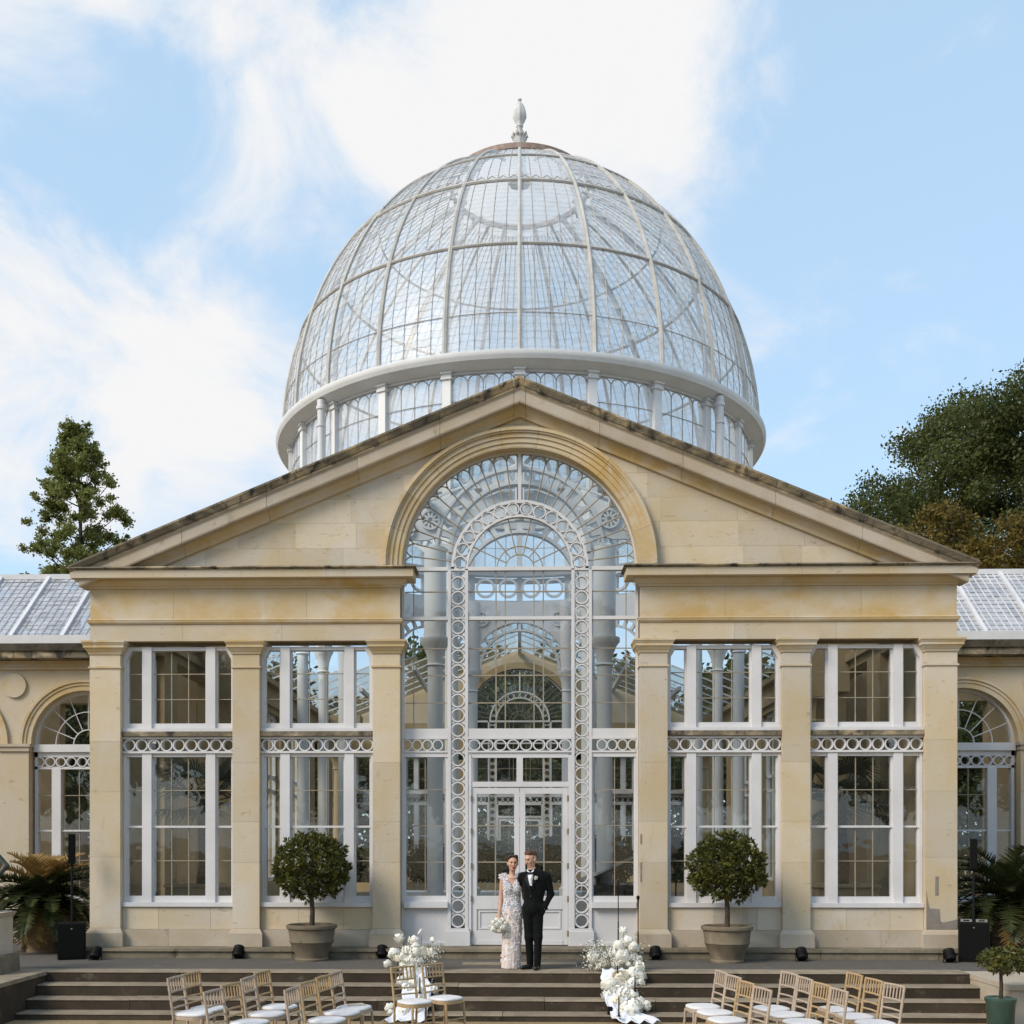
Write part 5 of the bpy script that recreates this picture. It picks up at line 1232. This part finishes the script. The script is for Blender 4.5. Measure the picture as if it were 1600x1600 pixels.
def body_mesh(name, P, mats, h=.009, k=.03, smooth_iter=2, disp=None):
    """P: ('c', a, b, ra, rb, mat, k) or ('e', c, r, mat, k, rotz)"""
    lo = np.array([1e9] * 3); hi = -lo
    for p in P:
        for q in ((p[1], max(p[3], p[4])), (p[2], max(p[3], p[4]))) if p[0] == 'c' else ((p[1], max(p[2])),):
            lo = np.minimum(lo, np.array(q[0]) - q[1] - .04); hi = np.maximum(hi, np.array(q[0]) + q[1] + .04)
    n = np.ceil((hi - lo) / h).astype(int) + 1
    D = np.full(n, 1e3, np.float32); ax = [lo[i] + h * np.arange(n[i]) for i in range(3)]
    for p in P:
        kk = p[6] if p[0] == 'c' and len(p) > 6 else (p[4] if p[0] == 'e' and len(p) > 4 and p[4] is not None else k)
        pts = ((p[1], max(p[3], p[4])), (p[2], max(p[3], p[4]))) if p[0] == 'c' else ((p[1], max(p[2])),)
        a = np.min([np.array(q) - r for q, r in pts], 0) - .07; b = np.max([np.array(q) + r for q, r in pts], 0) + .07
        i0 = np.maximum(0, ((a - lo) / h).astype(int)); i1 = np.minimum(n, ((b - lo) / h).astype(int) + 2); sl = tuple(slice(i0[j], i1[j]) for j in range(3))
        X = np.stack(np.meshgrid(*[ax[j][sl[j]] for j in range(3)], indexing='ij'), -1)
        d = sdf_prims([p], X)[0]; e = D[sl]; hh = np.clip(.5 + .5 * (e - d) / kk, 0, 1); D[sl] = e * (1 - hh) + d * hh - kk * hh * (1 - hh)
    # surface nets
    S = D < 0; c = np.zeros(n - 1, np.int8)
    for dx in (0, 1):
        for dy in (0, 1):
            for dz in (0, 1): c += S[dx:n[0] - 1 + dx, dy:n[1] - 1 + dy, dz:n[2] - 1 + dz]
    cell = (c > 0) & (c < 8); idx = -np.ones(n - 1, np.int64); I = np.argwhere(cell); idx[cell] = np.arange(len(I))
    acc = np.zeros((len(I), 3)); cnt = np.zeros((len(I), 1))
    corners = [(a, b, c_) for a in (0, 1) for b in (0, 1) for c_ in (0, 1)]
    for a in corners:
        for j in range(3):
            if a[j]: continue
            b = list(a); b[j] = 1
            da = D[I[:, 0] + a[0], I[:, 1] + a[1], I[:, 2] + a[2]]; db = D[I[:, 0] + b[0], I[:, 1] + b[1], I[:, 2] + b[2]]
            m = (da < 0) != (db < 0); t = np.where(m, da / np.where(np.abs(da - db) < 1e-9, 1, da - db), 0)
            pt = np.array(a, float) + np.eye(3)[j] * t[:, None]; acc += pt * m[:, None]; cnt += m[:, None]
    V = lo + h * (I + acc / np.maximum(cnt, 1)); Fq = []
    for j in range(3):
        e = [0, 0, 0]; e[j] = 1; u, v = [q for q in range(3) if q != j]
        A = S[tuple(slice(1, n[q] - 1) if q != j else slice(0, n[q] - 1) for q in range(3))]; B = S[tuple(slice(1, n[q] - 1) if q != j else slice(1, n[q]) for q in range(3))]
        for flip, M in ((0, A & ~B), (1, ~A & B)):
            E_ = np.argwhere(M)
            if not len(E_): continue
            off = np.ones(3, int); off[j] = 0; G = E_ + off
            q = []
            for du, dv in ((0, 0), (-1, 0), (-1, -1), (0, -1)):
                g2 = G.copy(); g2[:, u] += du; g2[:, v] += dv; q.append(idx[g2[:, 0], g2[:, 1], g2[:, 2]])
            q = np.stack(q, 1)
            if flip ^ (j == 1): q = q[:, ::-1]
            Fq.append(q)
    Fq = np.concatenate(Fq)
    for _ in range(smooth_iter):
        s = np.zeros_like(V); w = np.zeros(len(V))
        for a in range(4):
            for b in (1, 3): np.add.at(s, Fq[:, a], V[Fq[:, (a + b) % 4]]); np.add.at(w, Fq[:, a], 1)
        V = V * .5 + .5 * s / np.maximum(w, 1)[:, None]
    if disp is not None: V = disp(V)
    ds = np.stack(sdf_prims(P, V[Fq].mean(1)), 1); mi = np.array([p[5] if p[0] == 'c' else p[3] for p in P])[ds.argmin(1)]
    me = bpy.data.meshes.new(name); me.from_pydata(V.tolist(), [], Fq.tolist())
    for m in mats: me.materials.append(m)
    me.polygons.foreach_set('material_index', mi.astype(np.int32)); me.polygons.foreach_set('use_smooth', [True] * len(Fq)); me.update(); return me
skin_m = pm('skin', (.55, .33, .235), (.51, .295, .205), 12, .5, 0, 40, .35)
lip_m = pm('red_lips', (.34, .05, .05), rough=.4); eye_m = pm('dark_eye', (.03, .022, .018), rough=.3); brow_m = pm('brow', (.11, .06, .035), rough=.8)
hair_br = pm('dark_brown_hair', (.06, .030, .018), (.035, .017, .011), 60, .45, .4, 120, .4, stretch=(1, 1, .2)); hair_g = pm('auburn_hair', (.12, .055, .024), (.07, .032, .015), 60, .5, .5, 120, .4)
suit_m = pm('black_suit_wool', (.0045, .0055, .0055), (.008, .009, .009), 14, .85, .15, 200, .08, sheen=.04); lapel_m = pm('black_satin', (.006, .006, .007), rough=.35, spec=.3)
shirt_m = pm('white_shirt', (.75, .76, .80), rough=.7); shoe_m = pm('black_leather', (.006, .006, .006), rough=.3, spec=.4)
lace_m = pm('white_lace', (.72, .70, .71), (.60, .56, .56), 30, .8, .6, 90, .15)
nude_m = pm('blush_lace', (.66, .50, .44), (.72, .63, .59), 26, .8, .6, 80, .15, layers=[((.76, .74, .74), 17, .50, .60, None)])
def hand(P, w, d, mat, curl=1.0, sx=1):
    """wrist point w, direction d down the hand: palm, four curled fingers and a thumb"""
    w = np.array(w); d = unit(np.array(d, float)); s = unit(np.cross(d, [0, 1, 0])) * sx; f = unit(np.cross(s, d))
    P.append(('c', tuple(w), tuple(w + d * .075), .022, .027, mat, .015))
    for i, l in enumerate((.066, .075, .070, .055)):
        b = w + d * .085 + s * (-.030 + .020 * i); k1 = b + d * l * .55 + f * .012 * curl; k2 = k1 + d * l * .28 * (1 - .3 * curl) + f * .030 * curl
        P.append(('c', tuple(b), tuple(k1), .0095, .0088, mat, .006)); P.append(('c', tuple(k1), tuple(k2), .0088, .0075, mat, .006))
    b = w + d * .03 - s * .026; k1 = b + d * .035 - s * .022 + f * .012; P.append(('c', tuple(b), tuple(k1), .011, .010, mat, .008)); P.append(('c', tuple(k1), tuple(k1 + d * .03 + f * .01), .010, .008, mat, .006))
def head(P, c, face, tilt, sc=1.0, skin=0, lips=None, eye=None, brow=None):
    """c centre of the head; face angle (0 looks at -Y, + turns to screen left); tilt nods down"""
    c = np.array(c); ca, sa = math.cos(face), math.sin(face); ct, st = math.cos(tilt), math.sin(tilt)
    def at(x, y, z):                                 # local: x right, y forward (towards viewer), z up
        y, z = y * ct + z * st, -y * st + z * ct
        return tuple(c + sc * np.array([x * ca - y * sa, -(y * ca + x * sa), z]))
    P += [('e', at(0, -.008, .022), (.075 * sc, .092 * sc, .098 * sc), skin, .02, -face), ('e', at(0, .022, -.045), (.056 * sc, .060 * sc, .070 * sc), skin, .03, -face), ('e', at(0, .058, -.088), (.024 * sc, .022 * sc, .020 * sc), skin, .025),
          ('c', at(0, .083, .008), at(0, .104, -.028), .008 * sc, .0125 * sc, skin, .012), ('e', at(0, .078, .032), (.045 * sc, .018 * sc, .014 * sc), skin, .02, -face)]
    for s in (-1, 1):
        P += [('e', at(s * .077, -.008, -.012), (.012 * sc, .020 * sc, .030 * sc), skin, .01), ('e', at(s * .036, .066, -.02), (.020 * sc, .018 * sc, .020 * sc), skin, .02)]
        if eye is not None: P.append(('e', at(s * .031, .0815, .010), (.0105 * sc, .007 * sc, .0052 * sc), eye, .002))
        if brow is not None: P.append(('c', at(s * .018, .091, .031), at(s * .046, .083, .033), .0042 * sc, .0030 * sc, brow, .002))
    if lips is not None: P += [('e', at(0, .085, -.056), (.023 * sc, .010 * sc, .0065 * sc), lips, .004, -face), ('e', at(0, .084, -.064), (.019 * sc, .010 * sc, .006 * sc), lips, .004, -face)]
    return at
# ---- groom
gx, gy = onZ(834, 1515, 0); gy += .03
P = []; SK, SU, SH, SO, LI, EY, BR = range(7)
at = head(P, (-.045, -.03, 1.70), .85, .30, 1.06, SK, LI, EY, BR)
P += [('c', (-.03, .0, 1.50), (-.04, -.015, 1.62), .056, .052, SK, .03)]
P += [('e', (.01, 0, 1.30), (.185, .118, .22), SU, .06), ('e', (.0, 0, 1.08), (.148, .108, .20), SU, .08), ('e', (-.01, 0, .95), (.160, .116, .13), SU, .06),
      ('c', (-.16, .01, 1.445), (.170, .0, 1.445), .055, .058, SU, .07), ('c', (-.03, 0, 1.50), (.10, 0, 1.47), .070, .062, SU, .05)]
# his left arm (towards the pilaster side): elbow out, hand in the trouser pocket
P += [('c', (.205, .0, 1.435), (.265, .035, 1.16), .066, .052, SU, .03), ('c', (.265, .035, 1.16), (.165, -.055, .955), .050, .040, SU, .03), ('c', (.168, -.052, .965), (.158, -.062, .94), .034, .030, SH, .005), ('c', (.155, -.06, .935), (.13, -.05, .87), .032, .036, SU, .02)]
P += [('c', (.155, -.05, .99), (.215, .0, .93), .02, .012, SU, .03)]
# his right arm goes round behind the bride
P += [('c', (-.185, .02, 1.43), (-.27, .13, 1.20), .062, .050, SU, .03), ('c', (-.27, .13, 1.20), (-.40, .12, 1.06), .048, .036, SU, .03)]
hand(P, (-.415, .115, 1.045), (-.8, -.1, -.35), SK, .6)
# jacket skirt and trousers
P += [('e', (-.005, 0, .93), (.172, .122, .10), SU, .05)]
P += [('c', (-.085, .0, .88), (-.075, -.02, .50), .090, .066, SU, .03), ('c', (-.075, -.02, .50), (-.055, .01, .09), .064, .053, SU, .03), ('c', (.060, .0, .88), (.068, -.05, .50), .092, .066, SU, .03), ('c', (.068, -.05, .50), (.055, -.055, .09), .064, .054, SU, .03)]
P += [('c', (-.06, .02, .045), (-.175, -.07, .032), .044, .034, SO, .012), ('c', (-.06, .02, .05), (-.058, .01, .09), .044, .05, SO, .01), ('c', (.055, -.045, .045), (.025, -.19, .034), .044, .036, SO, .012)]
groom = put('person', body_mesh('person', P, [skin_m, suit_m, shirt_m, shoe_m, pm('man_lips', (.42, .21, .16), rough=.5), eye_m, brow_m], .0085, .03), None, (gx, gy, 0))
tag(groom, 'man in black dinner suit and bow tie with a hand in his pocket', 'person')
Ph = [('e', at(0, -.022, .062), (.078, .092, .068), 0, .02, -.85), ('e', at(0, -.062, .02), (.070, .046, .075), 0, .03), ('c', at(-.04, .030, .100), at(.04, .036, .104), .026, .023, 0, .02), ('c', at(-.03, .0, .108), at(.03, .0, .11), .028, .026, 0, .03), ('c', at(.072, .012, .035), at(.074, .0, .0), .010, .006, 0, .01), ('c', at(-.072, .012, .035), at(-.074, .0, .0), .010, .006, 0, .01)]
put('hair', body_mesh('hair', Ph, [hair_g], .008, .02, 1), groom)
m = MB(); ys = -.128                                 # shirt front, lapels, collar, tie, button, buttonhole flower
m.add([(-.105, ys + .035, 1.475), (-.005, ys + .03, 1.49), (-.028, ys - .004, 1.29), (-.070, ys + .0, 1.30), (-.055, ys - .012, 1.40)], [(0, 4, 1), (4, 3, 2), (0, 3, 4), (4, 2, 1)]); obj('shirt_front', m, shirt_m, groom)
for a, b, c, d in (((-.108, ys + .03, 1.485), (-.150, ys + .045, 1.40), (-.050, ys - .012, 1.215), (-.072, ys - .010, 1.31)), ((.0, ys + .025, 1.495), (.060, ys + .02, 1.405), (-.045, ys - .016, 1.215), (-.028, ys - .012, 1.30))):
    obj('lapel', MB().ext([a, b, c, d], (0, -.006, 0)), lapel_m, groom)
for s in (-1, 1): obj('collar', MB().ext([(-.055 + s * .004, -.085, 1.50), (-.055 + s * .055, -.06, 1.545), (-.055 + s * .05, -.085, 1.50)], (0, -.008, 0)), shirt_m, groom)
tie = MB()
for s in (-1, 1): tie.ext([(-.055, -.105, 1.492), (-.055 + s * .058, -.105, 1.515), (-.055 + s * .060, -.105, 1.465), (-.055, -.105, 1.484)], (0, -.014, 0))
tie.box(-.066, -.044, -.125, -.103, 1.476, 1.500); obj('bow_tie', tie, lapel_m, groom)
put('buttonhole_flower', BL[1], groom, (.032, -.135, 1.415), (1.2, .2, 0), (.030, .030, .034)); obj('button', MB().lathe([(0, 0), (.008, 0), (.008, .005), (0, .006)], 10), chrome, groom, None).location = (-.052, -.128, 1.135)
# ---- bride
bx_, by_ = onZ(800, 1514, 0); by_ += .05
P = []; SK, LI, EY, BR, DR2 = range(5)
at = head(P, (.012, -.02, 1.638), -.12, .05, 1.05, SK, LI, EY, BR)
P += [('c', (0, .0, 1.42), (.005, -.008, 1.56), .046, .042, SK, .03), ('e', (.0, 0, 1.27), (.135, .092, .17), SK, .05), ('e', (.0, -.0, 1.08), (.105, .085, .14), SK, .06), ('e', (.0, .0, .92), (.145, .105, .15), SK, .06), ('c', (-.125, .0, 1.385), (.125, .0, 1.385), .042, .042, SK, .05)]
for s in (-1, 1): P.append(('e', (s * .058, -.075, 1.24), (.056, .045, .056), SK, .03))
P += [('c', (-.150, .0, 1.375), (-.172, .01, 1.10), .040, .034, SK, .03), ('c', (-.172, .01, 1.10), (-.190, -.05, .875), .033, .025, SK, .02)]
hand(P, (-.192, -.055, .865), (-.05, -.12, -1), SK, .9, 1)
P += [('c', (.150, .03, 1.37), (.19, .12, 1.12), .040, .034, SK, .03), ('c', (.19, .12, 1.12), (.24, .15, .90), .032, .025, SK, .02)]; hand(P, (.243, .152, .89), (.1, 0, -1), SK, .5, -1)
for s in (-1, 1): P += [('c', (s * .07, 0, .88), (s * .06, -.01, .48), .078, .052, SK, .03), ('c', (s * .06, -.01, .48), (s * .06, .01, .08), .048, .034, SK, .03), ('c', (s * .06, .0, .05), (s * .065, -.10, .025), .033, .022, SK, .015)]
bride = put('person', body_mesh('person', P, [skin_m, lip_m, eye_m, brow_m], .0085, .03), None, (bx_, by_, 0))
tag(bride, 'woman in white petalled sleeveless gown holding a bouquet beside the man', 'person')
Ph = [('e', at(0, -.026, .043), (.083, .088, .088), 0, .02), ('e', at(0, -.105, .0), (.045, .040, .045), 0, .02), ('c', at(-.055, .045, .098), at(-.076, .0, .02), .020, .012, 0, .015), ('c', at(.055, .045, .098), at(.076, .0, .02), .020, .012, 0, .015), ('c', at(-.045, .05, .105), at(.045, .05, .105), .022, .022, 0, .02)]
put('hair', body_mesh('hair', Ph, [hair_br], .008, .02, 1), bride)
Pd = []
for s in (-1, 1):
    Pd += [('c', (s * .115, .0, 1.425), (s * .060, -.065, 1.27), .042, .060, 0, .03), ('e', (s * .062, -.07, 1.24), (.066, .056, .066), 0, .03), ('c', (s * .115, .01, 1.425), (s * .07, .06, 1.25), .040, .055, 0, .04), ('e', (s * .150, .0, 1.425), (.050, .052, .040), 0, .02)]
Pd += [('e', (0, .005, 1.16), (.125, .098, .15), 0, .05), ('e', (0, .0, 1.02), (.122, .096, .12), 0, .05), ('e', (.0, .0, .90), (.158, .118, .14), 0, .06),
       ('c', (.0, .0, .86), (.0, .0, .55), .138, .125, 1, .05), ('c', (-.006, .0, .55), (-.012, .0, .035), .125, .140, 1, .05), ('c', (.05, .0, .80), (.02, .0, .05), .10, .105, 1, .05), ('c', (-.05, -.02, .75), (-.055, -.03, .03), .09, .105, 1, .05)]
def ruf(V):
    z = V[:, 2]; a = np.arctan2(V[:, 1], V[:, 0]); f = 1 + np.where(z < .75, .020 * np.sin(9 * a + 3 * z) + .012 * np.sin(17 * a - 5 * z), 0); V = V.copy(); V[:, 0] *= f; V[:, 1] *= f
    V[:, 2] = np.maximum(V[:, 2], .004 + .012 * np.sin(11 * a) ** 2); return V
gown_me = body_mesh('gown', Pd, [lace_m, nude_m], .0095, .03, 2, ruf)
gown = put('gown', gown_me, bride)
vs = np.empty(len(gown_me.vertices) * 3); gown_me.vertices.foreach_get('co', vs); vs = vs.reshape(-1, 3); nr = np.empty(len(gown_me.vertices) * 3); gown_me.vertices.foreach_get('normal', nr); nr = nr.reshape(-1, 3)
g = np.random.default_rng(9); wgt = np.where(vs[:, 2] > .98, 1.0, np.where(vs[:, 2] > .78, .6, np.where((vs[:, 0] > .0) & (vs[:, 2] > .4), .22, .05))); wgt = wgt / wgt.sum(); pick = g.choice(len(vs), 2600, p=wgt)
Cq = vs[pick] + nr[pick] * .007; d = unit(nr[pick] * .55 + g.normal(size=(2600, 3)) * .45 + np.array([0, 0, -.35])); put('petal_applique', quads_mesh('petal_applique', leaf_quads(Cq, .030, .75, up=d, upw=.85, rng=g), leaf_mat('gown_petal', (.78, .76, .78), (.86, .85, .88), .12, .7, 6)), gown, kind='stuff')
nk = MB()
for k in range(26):
    a = -1.35 + 2.7 * k / 25; nk.lathe([(0, -.006), (.0052, -.003), (.0052, .003), (0, .006)], 6, (.003 + .062 * math.sin(a), -.052 - .035 * math.cos(a), 1.452 - .035 * math.cos(a)))
obj('pearl_necklace', nk, pm('pearl', (.78, .74, .68), rough=.2, spec=.6), bride)['kind'] = 'stuff'
t = thing('bouquet', 'round bouquet of white flowers hanging from the hand of the woman', 'bouquet', (bx_ - .175, by_ - .10, .66))
g = random.Random(3)
for k in range(17):
    a = k * 2.4; zc = 1 - 1.7 * (k + .5) / 17; r = math.sqrt(1 - zc * zc); put('bloom', BL[(0, 1, 2, 1, 0, 3)[k % 6]], t, (.100 * r * math.cos(a) - .01, .085 * r * math.sin(a), .095 * zc), (math.pi / 2 - zc, 0, a + 1.57), (.056 * g.uniform(.8, 1.15),) * 3)
put('bloom', BL[4], t, (-.155, 0, .0), (1.2, 0, 0), (.045,) * 3); put('bloom', BL[4], t, (.085, -.03, -.115), (1.2, 0, 0), (.05,) * 3)
for k in range(5): obj('stem', MB().tube([(.02 * math.cos(k), .02 * math.sin(k), .02), (-.012 + .007 * math.cos(k * 2), .035 + .007 * math.sin(k * 2), .16), (-.014 + .012 * math.cos(k), .037 + .012 * math.sin(k), .24)], .004, 5), green_m, t)
# ---- bronze figure on the pedestal, mostly past the edge of the view
P = [('e', (0, 0, .62), (.15, .12, .24), 0, .06), ('e', (0, 0, .36), (.15, .13, .16), 0, .05), ('c', (-.06, 0, .3), (-.07, 0, .0), .09, .07, 0, .03), ('c', (.07, 0, .3), (.06, -.04, .0), .09, .065, 0, .03), ('c', (0, 0, .8), (0, -.02, .92), .05, .05, 0, .03), ('e', (0, -.03, 1.02), (.075, .09, .11), 0, .02),
     ('c', (-.16, 0, .78), (-.26, -.02, .56), .055, .045, 0, .03), ('c', (-.26, -.02, .56), (-.18, -.12, .40), .042, .034, 0, .02), ('c', (.16, 0, .78), (.30, -.02, .64), .055, .05, 0, .03), ('c', (.30, -.02, .64), (.21, -.10, .50), .046, .036, 0, .02), ('c', (-.1, .02, .03), (.1, .02, .03), .10, .10, 0, .03)]
st = put('bronze_statue', body_mesh('bronze_statue', P, [pm('green_bronze', (.075, .07, .055), (.05, .06, .05), 8, .5, .2, 40, .4, metal=.5)], .014, .04), None, (-8.02, -2.40, .96)); tag(st, 'weathered bronze statue with bent elbow standing on the pedestal', 'statue')
